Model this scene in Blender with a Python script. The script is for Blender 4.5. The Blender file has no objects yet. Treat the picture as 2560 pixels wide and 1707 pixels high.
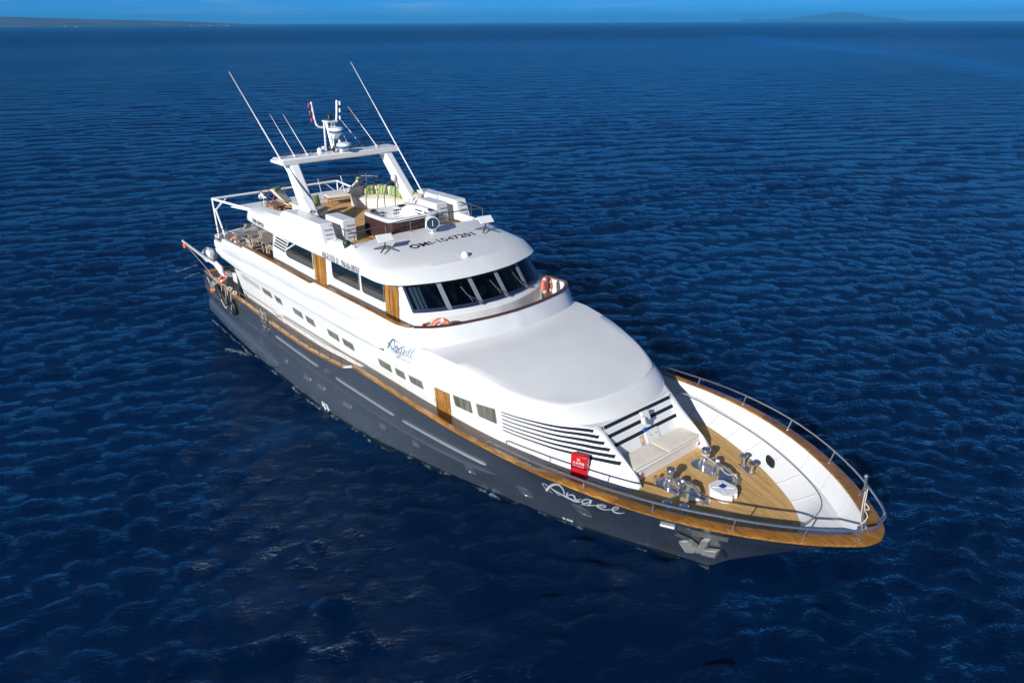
import bpy, bmesh, math, random
import numpy as np
from mathutils import Vector, Matrix

random.seed(7)
C = bpy.context.scene
COL = C.collection
R = math.radians

# ------------------------------------------------------------------ camera
cam = bpy.data.cameras.new('camera')
cam.lens = 26.418; cam.sensor_width = 36; cam.sensor_fit = 'HORIZONTAL'
cam.clip_start = 0.5; cam.clip_end = 120000
co = bpy.data.objects.new('camera', cam); COL.objects.link(co)
co.matrix_world = Matrix(((0.6505008, -0.2944737, 0.7000957, 42.62774),
                          (0.7594958, 0.2568869, -0.5976415, -15.61905),
                          (-0.0038557, 0.9204859, 0.3907566, 14.5),
                          (0, 0, 0, 1)))
C.camera = co
C.render.resolution_x, C.render.resolution_y = 1024, 682

# ------------------------------------------------------------------ sky, sun, exposure
SUNDIR = Vector((0.295, -0.855, 0.427)).normalized()      # towards the sun
w = bpy.data.worlds.new('World'); C.world = w; w.use_nodes = True
nt = w.node_tree; nt.nodes.clear()
sky = nt.nodes.new('ShaderNodeTexSky'); sky.sky_type = 'NISHITA'; sky.sun_disc = False
sky.sun_elevation = math.asin(SUNDIR.z); sky.sun_rotation = math.atan2(SUNDIR.x, SUNDIR.y)
sky.altitude = 9000; sky.air_density = 1.0; sky.dust_density = 0.0; sky.ozone_density = 3.0
hs = nt.nodes.new('ShaderNodeHueSaturation'); hs.inputs['Saturation'].default_value = .95
bg = nt.nodes.new('ShaderNodeBackground'); bg.inputs['Strength'].default_value = 0.085
wo = nt.nodes.new('ShaderNodeOutputWorld')
tn = nt.nodes.new('ShaderNodeMixRGB'); tn.blend_type = 'MULTIPLY'; tn.inputs['Fac'].default_value = 1; tn.inputs['Color2'].default_value = (.15, .64, 1.0, 1)
nt.links.new(sky.outputs[0], hs.inputs['Color']); nt.links.new(hs.outputs[0], tn.inputs['Color1']); tc = nt.nodes.new('ShaderNodeTexCoord'); mpp = nt.nodes.new('ShaderNodeMapping'); mpp.inputs['Scale'].default_value = (5, 5, 70)      # thin cloud bank low over the sea
cn = nt.nodes.new('ShaderNodeTexNoise'); cn.inputs['Scale'].default_value = 1.3; cn.inputs['Detail'].default_value = 6
cr = nt.nodes.new('ShaderNodeValToRGB'); cr.color_ramp.elements[0].position = .5; cr.color_ramp.elements[1].position = .72; cr.color_ramp.elements[1].color = (.34, .34, .34, 1)
cm = nt.nodes.new('ShaderNodeMixRGB'); cm.inputs['Color2'].default_value = (6.0, 6.6, 7.4, 1)
nt.links.new(tc.outputs['Generated'], mpp.inputs['Vector']); nt.links.new(mpp.outputs[0], cn.inputs['Vector']); nt.links.new(cn.outputs['Fac'], cr.inputs[0]); nt.links.new(cr.outputs[0], cm.inputs['Fac'])
nt.links.new(tn.outputs[0], cm.inputs['Color1']); nt.links.new(cm.outputs[0], bg.inputs[0]); nt.links.new(bg.outputs[0], wo.inputs[0])
sl = bpy.data.lights.new('sun', 'SUN'); sl.energy = 4.7; sl.angle = R(0.5); sl.color = (1, 0.985, 0.96)
so = bpy.data.objects.new('sun', sl); COL.objects.link(so)
so.rotation_euler = (-SUNDIR).to_track_quat('-Z', 'Y').to_euler(); so.location = (20, -30, 40)
C.view_settings.view_transform = 'Standard'; C.view_settings.look = 'None'
C.view_settings.exposure = 0.18; C.view_settings.gamma = 1; C.view_settings.use_curve_mapping = False

# ------------------------------------------------------------------ materials
def mat(name, col, rough=0.5, metal=0.0, coat=0.0, spec=0.5, build=None):
    m = bpy.data.materials.new(name); m.use_nodes = True
    n = m.node_tree; b = n.nodes['Principled BSDF']
    b.inputs['Base Color'].default_value = (*col, 1); b.inputs['Roughness'].default_value = rough
    b.inputs['Metallic'].default_value = metal; b.inputs['Coat Weight'].default_value = coat
    b.inputs['Specular IOR Level'].default_value = spec
    if build: build(n, b)
    return m
def N(n, t, **k):
    x = n.nodes.new(t)
    for a, v in k.items(): setattr(x, a, v)
    return x
def L(n, a, b): n.links.new(a, b)
def ramp(n, stops):
    r = N(n, 'ShaderNodeValToRGB'); e = r.color_ramp.elements
    while len(e) > 1: e.remove(e[-1])
    for i, (p, c) in enumerate(stops):
        x = e[0] if i == 0 else e.new(p)
        x.position = p; x.color = (*c, 1) if len(c) == 3 else c
    return r
def noise(n, vec, scale, detail=3, rough=.5, sc=None):
    t = N(n, 'ShaderNodeTexNoise'); t.inputs['Scale'].default_value = scale
    t.inputs['Detail'].default_value = detail; t.inputs['Roughness'].default_value = rough
    if sc:
        mp = N(n, 'ShaderNodeMapping'); mp.inputs['Scale'].default_value = sc
        L(n, vec, mp.inputs['Vector']); vec = mp.outputs[0]
    L(n, vec, t.inputs['Vector']); return t
def wpos(n): return N(n, 'ShaderNodeNewGeometry').outputs['Position']
def mottle(c1, c2, scale, sc=None, bump=0, lo=.35, hi=.65, detail=4):
    def f(n, b):
        t = noise(n, wpos(n), scale, detail, .55, sc)
        r = ramp(n, [(lo, c1), (hi, c2)]); L(n, t.outputs['Fac'], r.inputs[0]); L(n, r.outputs[0], b.inputs['Base Color'])
        if bump:
            bp = N(n, 'ShaderNodeBump'); bp.inputs['Strength'].default_value = bump; bp.inputs['Distance'].default_value = .02
            L(n, t.outputs['Fac'], bp.inputs['Height']); L(n, bp.outputs[0], b.inputs['Normal'])
    return f
M = {}
M['white'] = mat('white_gelcoat', (.8, .8, .79), .28, coat=.35, build=mottle((.775, .775, .765), (.815, .815, .805), .9))
M['white2'] = mat('white_paint', (.78, .78, .78), .45, build=mottle((.74, .74, .735), (.8, .8, .8), 2.5))
M['offwhite'] = mat('offwhite_plastic', (.72, .72, .7), .5)
def hullf(n, b):
    t = noise(n, wpos(n), .7, 5, .6, (1, 1, 2.2)); r = ramp(n, [(.3, (.053, .066, .086)), (.7, (.066, .080, .100))])
    L(n, t.outputs['Fac'], r.inputs[0])
    s = noise(n, wpos(n), 3.0, 6, .65, (1.2, 1, .35)); r2 = ramp(n, [(.62, (0, 0, 0)), (.8, (1, 1, 1))]); L(n, s.outputs['Fac'], r2.inputs[0])
    mx = N(n, 'ShaderNodeMixRGB'); mx.inputs['Color2'].default_value = (.085, .095, .115, 1)
    mu = N(n, 'ShaderNodeMath', operation='MULTIPLY'); mu.inputs[1].default_value = .35; L(n, r2.outputs[0], mu.inputs[0])
    L(n, mu.outputs[0], mx.inputs['Fac']); L(n, r.outputs[0], mx.inputs['Color1'])
    sp = N(n, 'ShaderNodeSeparateXYZ'); L(n, wpos(n), sp.inputs[0]); wl = noise(n, wpos(n), 2.5, 4, .6); ma = N(n, 'ShaderNodeMath', operation='MULTIPLY_ADD'); ma.inputs[1].default_value = -.16; L(n, wl.outputs['Fac'], ma.inputs[0]); L(n, sp.outputs[2], ma.inputs[2])
    wr_ = ramp(n, [(0, (1, 1, 1)), (.05, (1, 1, 1)), (.09, (0, 0, 0))]); L(n, ma.outputs[0], wr_.inputs[0])
    m3 = N(n, 'ShaderNodeMixRGB'); L(n, wr_.outputs[0], m3.inputs['Fac']); L(n, mx.outputs[0], m3.inputs['Color1']); m3.inputs['Color2'].default_value = (.012, .02, .018, 1); L(n, m3.outputs[0], b.inputs['Base Color'])
    u = noise(n, wpos(n), 1.1, 2); bp = N(n, 'ShaderNodeBump'); bp.inputs['Strength'].default_value = .12; bp.inputs['Distance'].default_value = .05
    L(n, u.outputs['Fac'], bp.inputs['Height']); L(n, bp.outputs[0], b.inputs['Normal'])
M['hull'] = mat('slate_blue_hull_paint', (.03, .045, .08), .24, coat=.5, build=hullf)
def woodf(c1, c2, c3, sc, scale=1.0):
    def f(n, b):
        t = noise(n, wpos(n), 3 * scale, 5, .6, sc)
        r = ramp(n, [(.34, c1), (.5, c2), (.66, c3)]); L(n, t.outputs['Fac'], r.inputs[0]); L(n, r.outputs[0], b.inputs['Base Color'])
    return f
def capf(n, b):      # varnished teak laid in short scarfed lengths
    p = wpos(n)
    t = noise(n, p, 3, 6, .65, (1.0, 7, 7)); 
    r = ramp(n, [(.3, (.15, .055, .010)), (.5, (.38, .165, .026)), (.68, (.56, .285, .055))]); L(n, t.outputs['Fac'], r.inputs[0])
    sp = N(n, 'ShaderNodeSeparateXYZ'); L(n, p, sp.inputs[0])
    m1 = N(n, 'ShaderNodeMath', operation='MULTIPLY'); m1.inputs[1].default_value = .62; L(n, sp.outputs[0], m1.inputs[0])
    fl = N(n, 'ShaderNodeMath', operation='FLOOR'); L(n, m1.outputs[0], fl.inputs[0])
    wn = N(n, 'ShaderNodeTexWhiteNoise', noise_dimensions='1D'); L(n, fl.outputs[0], wn.inputs['W'])
    r2 = ramp(n, [(0, (.62, .6, .58)), (1, (1.1, 1.1, 1.1))]); L(n, wn.outputs['Value'], r2.inputs[0])
    mx = N(n, 'ShaderNodeMixRGB', blend_type='MULTIPLY'); mx.inputs['Fac'].default_value = 1
    L(n, r.outputs[0], mx.inputs['Color1']); L(n, r2.outputs[0], mx.inputs['Color2']); L(n, mx.outputs[0], b.inputs['Base Color'])
M['cap'] = mat('varnished_teak', (.4, .17, .03), .3, coat=.5, build=capf)
M['door'] = mat('door_teak', (.4, .17, .03), .35, coat=.4, build=woodf((.10, .034, .008), (.36, .155, .024), (.52, .25, .05), (2.6, 2.6, .10), 1.6))
def deckf(ang, pitch=.062):
    def f(n, b):
        p = wpos(n); sp = N(n, 'ShaderNodeSeparateXYZ'); L(n, p, sp.inputs[0])
        ab = N(n, 'ShaderNodeMath', operation='ABSOLUTE'); L(n, sp.outputs[1], ab.inputs[0])
        a = N(n, 'ShaderNodeMath', operation='MULTIPLY'); a.inputs[1].default_value = math.cos(ang); L(n, ab.outputs[0], a.inputs[0])
        d = N(n, 'ShaderNodeMath', operation='MULTIPLY_ADD'); d.inputs[1].default_value = math.sin(ang); L(n, sp.outputs[0], d.inputs[0]); L(n, a.outputs[0], d.inputs[2])
        s = N(n, 'ShaderNodeMath', operation='DIVIDE'); s.inputs[1].default_value = pitch; L(n, d.outputs[0], s.inputs[0])
        fr = N(n, 'ShaderNodeMath', operation='FRACT'); L(n, s.outputs[0], fr.inputs[0])
        fl = N(n, 'ShaderNodeMath', operation='FLOOR'); L(n, s.outputs[0], fl.inputs[0])
        wn = N(n, 'ShaderNodeTexWhiteNoise', noise_dimensions='1D'); L(n, fl.outputs[0], wn.inputs['W'])
        t = noise(n, p, 2.2, 5, .6, (1.2, 6, 1)); 
        ad = N(n, 'ShaderNodeMath', operation='MULTIPLY_ADD'); ad.inputs[1].default_value = .45; L(n, wn.outputs['Value'], ad.inputs[0]); L(n, t.outputs['Fac'], ad.inputs[2])
        r = ramp(n, [(.35, (.48, .275, .095)), (.62, (.62, .375, .135)), (1.0, (.72, .46, .18))]); L(n, ad.outputs[0], r.inputs[0])
        cr = ramp(n, [(0, (.12, .1, .08)), (.13, (.16, .13, .1)), (.21, (1, 1, 1)), (1, (1, 1, 1))]); L(n, fr.outputs[0], cr.inputs[0])
        mx = N(n, 'ShaderNodeMixRGB', blend_type='MULTIPLY'); mx.inputs['Fac'].default_value = 1
        L(n, r.outputs[0], mx.inputs['Color1']); L(n, cr.outputs[0], mx.inputs['Color2']); L(n, mx.outputs[0], b.inputs['Base Color'])
    return f
M['deck'] = mat('laid_teak_foredeck', (.4, .27, .13), .62, build=deckf(R(19)))
M['deck0'] = mat('laid_teak_straight', (.4, .27, .13), .62, build=deckf(0, .07))
M['margin'] = mat('teak_margin_board', (.42, .28, .13), .55, build=woodf((.50, .29, .10), (.60, .37, .145), (.66, .42, .18), (1, 5, 5)))
M['chrome'] = mat('polished_steel', (.74, .73, .73), .16, metal=.92)
M['steel'] = mat('satin_steel', (.50, .50, .51), .42, metal=.6)
M['anchor'] = mat('anchor_galvanising', (.46, .45, .42), .5, metal=.3, build=mottle((.36, .35, .32), (.54, .53, .50), 7))
M['rail'] = mat('brushed_steel', (.20, .185, .19), .38, metal=.75)
M['galv'] = mat('galvanised_steel', (.34, .33, .30), .45, metal=.6, build=mottle((.26, .25, .23), (.42, .41, .38), 5))
M['alu'] = mat('white_alloy_tube', (.82, .82, .82), .4)
M['black'] = mat('black_rubber', (.012, .012, .013), .5)
M['slot'] = mat('dark_louvre_gap', (.016, .022, .034), .85, spec=.1)
M['portlight'] = mat('porthole_glass', (.10, .115, .14), .12, spec=.8)
M['capdark'] = mat('dark_brown_cap', (.10, .032, .028), .35, coat=.4)
M['glass'] = mat('tinted_glass', (.012, .022, .026), .03, spec=1.0, build=lambda n, b: setattr(b.inputs['IOR'], 'default_value', 2.1))
M['pane'] = mat('blind_behind_glass', (.19, .19, .145), .12, spec=.6, build=mottle((.075, .078, .06), (.19, .19, .145), 2.4, (3.5, 1, .3)))
def wsf(n, b):
    n.nodes.remove(b); g = N(n, 'ShaderNodeBsdfGlossy'); g.inputs['Roughness'].default_value = .03; g.inputs['Color'].default_value = (.85, .92, 1, 1)
    t = N(n, 'ShaderNodeBsdfTransparent'); t.inputs['Color'].default_value = (.30, .38, .46, 1)
    fz = N(n, 'ShaderNodeFresnel'); fz.inputs['IOR'].default_value = 1.6
    mx = N(n, 'ShaderNodeMixShader'); L(n, fz.outputs[0], mx.inputs[0]); L(n, t.outputs[0], mx.inputs[1]); L(n, g.outputs[0], mx.inputs[2])
    L(n, mx.outputs[0], n.nodes['Material Output'].inputs[0])
M['standgrey'] = mat('dark_grey_stand', (.055, .065, .085), .5)
M['shield'] = mat('windscreen_glass', (0, 0, 0), build=wsf)
M['navy'] = mat('navy_frame', (.02, .035, .075), .4)
M['mull'] = mat('grey_mullion', (.22, .25, .27), .35)
M['inside'] = mat('dark_interior', (.05, .035, .03), .7)
M['curtain'] = mat('grey_curtain', (.32, .33, .34), .9)
M['cream'] = mat('cream_canvas', (.60, .52, .39), .85, build=mottle((.74, .675, .555), (.80, .735, .61), 6, bump=.2))
M['creamback'] = mat('cream_vinyl', (.66, .59, .46), .7, build=mottle((.70, .63, .50), (.76, .69, .56), 5))
M['shadeseat'] = mat('shaded_cream_canvas', (.40, .38, .34), .85, build=mottle((.36, .34, .30), (.43, .41, .37), 6))  # cream seat canvas with shade put into its colour
def stripef(n, b):
    tc = N(n, 'ShaderNodeTexCoord'); sp = N(n, 'ShaderNodeSeparateXYZ'); L(n, tc.outputs['Object'], sp.inputs[0])
    mu = N(n, 'ShaderNodeMath', operation='MULTIPLY'); mu.inputs[1].default_value = 6.5; L(n, sp.outputs[0], mu.inputs[0])
    fr = N(n, 'ShaderNodeMath', operation='FRACT'); L(n, mu.outputs[0], fr.inputs[0])
    r = ramp(n, [(0, (.15, .23, .06)), (.45, (.15, .23, .06)), (.48, (.38, .43, .20)), (.62, (.38, .43, .20)), (.65, (.22, .30, .10)), (.85, (.22, .30, .10)), (.88, (.55, .58, .33))])
    r.color_ramp.interpolation = 'CONSTANT'; L(n, fr.outputs[0], r.inputs[0]); L(n, r.outputs[0], b.inputs['Base Color'])
M['green'] = mat('green_striped_fabric', (.2, .35, .07), .9, build=stripef)
M['brown'] = mat('brown_tub_cabinet', (.06, .026, .022), .5, build=mottle((.052, .022, .019), (.068, .031, .026), 3))
M['acryl'] = mat('white_acrylic', (.82, .82, .82), .12, coat=.5)
M['red'] = mat('red_plastic', (.55, .008, .018), .35)
M['orange'] = mat('orange_foam', (.78, .11, .02), .6)
M['blue'] = mat('blue_vinyl', (.01, .07, .36), .4)
M['blueband'] = mat('blue_band', (.01, .11, .32), .4)
M['dkgreen'] = mat('dark_green_paint', (.008, .028, .024), .45)
M['taupe'] = mat('taupe_table', (.26, .235, .21), .55)
M['sling'] = mat('beige_sling_fabric', (.50, .44, .36), .8)
M['frame'] = mat('light_chair_frame', (.58, .54, .48), .5)
M['rope'] = mat('rope', (.55, .50, .40), .9)
M['tarp'] = mat('silver_tarpaulin', (.62, .63, .66), .5)
M['ink'] = mat('black_lettering', (.012, .010, .018), .5)
M['silver'] = mat('white_lettering', (.72, .76, .80), .4)
M['inkblue'] = mat('blue_lettering', (.012, .10, .24), .5)
M['inkgrey'] = mat('grey_lettering', (.42, .42, .44), .6)
M['wood'] = mat('oiled_teak', (.36, .18, .06), .5, build=woodf((.26, .11, .03), (.38, .18, .055), (.46, .24, .08), (1, 6, 6)))
M['yellow'] = mat('yellow_paint', (.6, .42, .02), .5)
M['poster'] = mat('orange_notice', (.72, .42, .20), .6, build=mottle((.75, .22, .06), (.75, .62, .30), 9))

# ------------------------------------------------------------------ mesh helpers
def fpch(tab):
    a = np.array(tab, float); xs = a[:, 0]; cols = [a[:, i] for i in range(1, a.shape[1])]; ds = []
    for y in cols:
        h = np.diff(xs); d = np.diff(y) / h; m = np.zeros(len(xs)); m[0] = d[0]; m[-1] = d[-1]
        for i in range(1, len(xs) - 1):
            m[i] = 0 if d[i-1] * d[i] <= 0 else 3 * (h[i-1] + h[i]) / ((2*h[i] + h[i-1]) / d[i-1] + (h[i] + 2*h[i-1]) / d[i])
        ds.append(m)
    def f(x):
        x = min(max(x, xs[0]), xs[-1]); i = min(max(int(np.searchsorted(xs, x)) - 1, 0), len(xs) - 2)
        h = xs[i+1] - xs[i]; t = (x - xs[i]) / h; r = []
        for y, m in zip(cols, ds):
            r.append(float((1+2*t)*(1-t)**2*y[i] + t*(1-t)**2*h*m[i] + t*t*(3-2*t)*y[i+1] + t*t*(t-1)*h*m[i+1]))
        return r[0] if len(r) == 1 else r
    return f
def catmull(pts, n=8, closed=False):
    P = [np.array(p, float) for p in pts]; out = []; m = len(P)
    rng = range(m if closed else m - 1)
    for i in rng:
        p0 = P[(i-1) % m] if closed or i > 0 else 2*P[0] - P[1]
        p1 = P[i]; p2 = P[(i+1) % m]
        p3 = P[(i+2) % m] if closed or i + 2 < m else 2*P[-1] - P[-2]
        for k in range(n):
            t = k / n
            out.append(.5 * ((2*p1) + (-p0+p2)*t + (2*p0-5*p1+4*p2-p3)*t*t + (-p0+3*p1-3*p2+p3)*t**3))
    if not closed: out.append(P[-1])
    return [tuple(p) for p in out]
def resample(pts, n):
    P = np.array(pts, float); d = np.r_[0, np.cumsum(np.linalg.norm(np.diff(P, axis=0), axis=1))]
    s = np.linspace(0, d[-1], n)
    return [tuple(float(np.interp(q, d, P[:, k])) for k in range(P.shape[1])) for q in s]
class MB:
    def __init__(s): s.v = []; s.f = []
    def grid(s, rows, closeu=False, closev=False, flip=False):
        o = len(s.v); nr = len(rows); nc = len(rows[0])
        for r in rows: s.v += [tuple(p) for p in r]
        for i in range(nr if closev else nr - 1):
            for j in range(nc if closeu else nc - 1):
                a, b = o + i*nc + j, o + i*nc + (j+1) % nc
                c, d = o + ((i+1) % nr)*nc + (j+1) % nc, o + ((i+1) % nr)*nc + j
                s.f.append((a, d, c, b) if flip else (a, b, c, d))
        return s
    def poly(s, pts): o = len(s.v); s.v += [tuple(p) for p in pts]; s.f.append(tuple(range(o, o + len(pts)))); return s
    def hexa(s, b, t):      # bottom 4, top 4 points
        o = len(s.v); s.v += [tuple(p) for p in list(b) + list(t)]
        for q in ((0, 3, 2, 1), (4, 5, 6, 7), (0, 1, 5, 4), (1, 2, 6, 5), (2, 3, 7, 6), (3, 0, 4, 7)): s.f.append(tuple(o + k for k in q))
        return s
    def box(s, x0, x1, y0, y1, z0, z1):
        return s.hexa([(x0, y0, z0), (x1, y0, z0), (x1, y1, z0), (x0, y1, z0)], [(x0, y0, z1), (x1, y0, z1), (x1, y1, z1), (x0, y1, z1)])
    def obox(s, c, sz, rot=None):
        m = (rot.to_matrix() if rot is not None else Matrix.Identity(3)); c = Vector(c); hx, hy, hz = [q/2 for q in sz]
        P = [c + m @ Vector(q) for q in ((-hx,-hy,-hz),(hx,-hy,-hz),(hx,hy,-hz),(-hx,hy,-hz),(-hx,-hy,hz),(hx,-hy,hz),(hx,hy,hz),(-hx,hy,hz))]
        return s.hexa(P[:4], P[4:])
    def prism(s, pts, off):  # planar polygon extruded along off
        o = len(s.v); n = len(pts); off = Vector(off)
        s.v += [tuple(p) for p in pts] + [tuple(Vector(p) + off) for p in pts]
        s.f.append(tuple(range(o + n - 1, o - 1, -1))); s.f.append(tuple(range(o + n, o + 2*n)))
        for i in range(n): j = (i+1) % n; s.f.append((o+i, o+j, o+n+j, o+n+i))
        return s
    def tube(s, pts, r, n=8, closed=False):
        P = [Vector(p) for p in pts]; m = len(P); rr = r if isinstance(r, (list, tuple)) else [r]*m
        T = []
        for i in range(m):
            a = P[i-1] if (i > 0 or closed) else P[i]; b = P[(i+1) % m] if (i < m-1 or closed) else P[i]
            t = (b - a); T.append(t.normalized() if t.length > 1e-9 else Vector((0, 0, 1)))
        u = T[0].orthogonal().normalized(); rows = []
        for i in range(m):
            u = (u - T[i]*u.dot(T[i])); u = u.normalized() if u.length > 1e-6 else T[i].orthogonal().normalized()
            v = T[i].cross(u)
            rows.append([tuple(P[i] + (u*math.cos(2*math.pi*k/n) + v*math.sin(2*math.pi*k/n))*rr[i]) for k in range(n)])
        o = len(s.v); s.grid(rows, closeu=True, closev=closed)
        if not closed:
            s.f.append(tuple(range(o + n - 1, o - 1, -1))); s.f.append(tuple(range(o + (m-1)*n, o + m*n)))
        return s
    def lathe(s, prof, c=(0, 0, 0), axis=(0, 0, 1), n=20):
        q = Vector((0, 0, 1)).rotation_difference(Vector(axis)); c = Vector(c)
        rows = [[tuple(c + q @ Vector((r*math.cos(2*math.pi*k/n), r*math.sin(2*math.pi*k/n), z))) for k in range(n)] for r, z in prof]
        o = len(s.v); s.grid(rows, closeu=True)
        if prof[0][0] > 1e-4: s.f.append(tuple(range(o + n - 1, o - 1, -1)))
        if prof[-1][0] > 1e-4: s.f.append(tuple(range(o + (len(prof)-1)*n, o + len(prof)*n)))
        return s
    def ball(s, c, r, n=12, sc=(1, 1, 1)):
        k = 8; c = Vector(c)
        rows = [[(c.x + sc[0]*r*math.sin(math.pi*i/k)*math.cos(2*math.pi*j/n), c.y + sc[1]*r*math.sin(math.pi*i/k)*math.sin(2*math.pi*j/n), c.z - sc[2]*r*math.cos(math.pi*i/k)) for j in range(n)] for i in range(k+1)]
        return s.grid(rows, closeu=True)
    def torus(s, c, R_, r, axis=(0, 0, 1), n=24, m=10, a0=0, a1=2*math.pi):
        q = Vector((0, 0, 1)).rotation_difference(Vector(axis)); c = Vector(c); full = abs(a1 - a0 - 2*math.pi) < 1e-6
        return s.tube([tuple(c + q @ Vector((R_*math.cos(a0 + (a1-a0)*k/n), R_*math.sin(a0 + (a1-a0)*k/n), 0))) for k in range(n if full else n+1)], r, m, closed=full)
    def mirror(s):           # add the mirror image in Y
        o = len(s.v); s.v += [(x, -y, z) for x, y, z in s.v]; s.f += [tuple(o + k for k in reversed(f)) for f in s.f[:]]
        return s
    def build(s, name, m, parent=None, smooth=38, bev=0, seg=2):
        me = bpy.data.meshes.new(name); me.from_pydata(s.v, [], s.f)
        bm = bmesh.new(); bm.from_mesh(me); bmesh.ops.remove_doubles(bm, verts=bm.verts, dist=1e-4)
        bmesh.ops.recalc_face_normals(bm, faces=bm.faces); bm.to_mesh(me); bm.free()
        if smooth:
            for p in me.polygons: p.use_smooth = True
            me.set_sharp_from_angle(angle=R(smooth))
        me.materials.append(M[m] if isinstance(m, str) else m)
        o = bpy.data.objects.new(name, me); COL.objects.link(o)
        if parent: o.parent = parent
        if bev:
            b = o.modifiers.new('bevel', 'BEVEL'); b.width = bev; b.segments = seg; b.limit_method = 'ANGLE'; b.angle_limit = R(40)
        return o
def tag(o, label=None, cat=None, group=None, kind=None):
    if label: o['label'] = label
    if cat: o['category'] = cat
    if group: o['group'] = group
    if kind: o['kind'] = kind
    return o
def thing(name, label, cat, loc=(0, 0, 0), rz=0, group=None):
    o = bpy.data.objects.new(name, None); COL.objects.link(o); o.location = loc; o.rotation_euler = (0, 0, rz); o.empty_display_size = .2
    return tag(o, label, cat, group)
def dup(root, loc, rz=0, label=None):
    r = root.copy(); COL.objects.link(r); r.location = loc; r.rotation_euler = (0, 0, rz)
    if label: r['label'] = label
    for ch in list(root.children):
        c = ch.copy(); COL.objects.link(c); c.parent = r
        for g in list(ch.children):
            d = g.copy(); COL.objects.link(d); d.parent = c
    return r
def text(name, body, m, parent, origin, ex, ey, size, width=None, offset=0, depth=.004, shear=0, space=1.0):
    cu = bpy.data.curves.new(name, 'FONT'); cu.body = body; cu.size = 1; cu.extrude = depth; cu.offset = offset; cu.shear = shear
    cu.space_character = space; cu.resolution_u = 3
    t = bpy.data.objects.new(name, cu); COL.objects.link(t)
    bpy.context.view_layer.update()
    me = bpy.data.meshes.new_from_object(t.evaluated_get(bpy.context.evaluated_depsgraph_get()))
    bpy.data.objects.remove(t)
    xs = [v.co.x for v in me.vertices]; ys = [v.co.y for v in me.vertices]
    x0, sx, y0, sy = min(xs), max(xs) - min(xs), min(ys), max(ys) - min(ys)
    fy = size / sy; fx = (width / sx) if width else fy
    ex = Vector(ex).normalized(); ey = Vector(ey); ey = (ey - ex*ey.dot(ex)).normalized(); ez = ex.cross(ey); og = Vector(origin)
    for v in me.vertices:
        v.co = og + ex*((v.co.x - x0)*fx) + ey*((v.co.y - y0)*fy) + ez*(v.co.z + depth)
    me.materials.clear(); me.materials.append(M[m])
    o = bpy.data.objects.new(name, me); COL.objects.link(o); o.parent = parent
    return o
KEEL=fpch([(3,2.6),(10,3.3),(16,3.5),(20,3.2),(24,2.3),(28,1.2),(30.5,.4),(31.6,0)])
WL=fpch([(2.9,2.95),(6,3.3),(10,3.62),(14,3.85),(16,3.88),(18,3.82),(19.4,3.72),(22.2,3.26),(24.7,2.72),(26.2,2.34),(28.35,1.79),(29.1,1.54),(30.8,.89),(31.83,.44),(32.6,.14),(33,0)])
KN=fpch([(3.4,3.45,1.85),(5.5,3.62,1.75),(8,3.75,1.72),(11,3.85,1.72),(15,3.9,1.68),(19,3.88,1.6),(22,3.76,1.52),(24,3.6,1.5),(26,3.42,1.6),(27.6,3.25,1.78),(29,2.98,1.95),(31,2.66,2.15),(33,2.12,2.32),(35,1.12,2.48),(35.8,.55,2.56),(36.1,.28,2.6),(36.3,0,2.65)])
RL=fpch([(4.4,3.6,2.82),(6,3.72,2.8),(8,3.82,2.74),(11,3.93,2.71),(14,4.0,2.62),(16,4.01,2.61),(17.8,4.02,2.7),(19.5,4.02,2.85),(20.1,4.02,3.1),(22,4.02,3.12),(24,4.02,3.1),(26,4.0,3.11),(27.5,3.97,3.16),(29.6,3.90,3.29),(31,3.73,3.38),(32.2,3.48,3.43),(33.3,3.14,3.46),(34.2,2.75,3.48),(35.1,2.26,3.49),(35.9,1.73,3.51),(36.6,1.14,3.52),(37.05,.68,3.53),(37.27,.38,3.53),(37.38,0,3.53)])
RLE,KNE,WLE,KEE=37.38,36.3,33.0,31.6
def sect(X):
    # list of (y,z) from keel to rail at X (stem handled)
    L=[(KEEL(X) if X<KEE else 0,-.9),(WL(X) if X<WLE else 0,0.)]
    if X<KNE: k=KN(X); L.append((k[0],k[1]))
    r=RL(X); L.append((r[0],r[1]-.06))
    out=[L[0],L[1]]
    return L
def stemz(X): return float(np.interp(X,[31.6,33,33.6,34.87,36,36.3,36.86,37.38],[-.9,0,.6,1.6,2.45,2.65,3.08,3.5]))
def hully(X,z):
    ks=KN(X) if X<KNE else None
    r=RL(X)
    if X>=WLE:
        z0=stemz(X);y0=0
    else: z0=0;y0=WL(X)
    if ks and z<ks[1]:
        t=np.clip((z-z0)/max(ks[1]-z0,1e-3),0,1); return y0+(ks[0]-y0)*t
    if ks: z0,y0=ks[1],ks[0]
    t=np.clip((z-z0)/max(r[1]-.06-z0,1e-3),0,1.05); return y0+(r[0]-y0)*t
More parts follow.
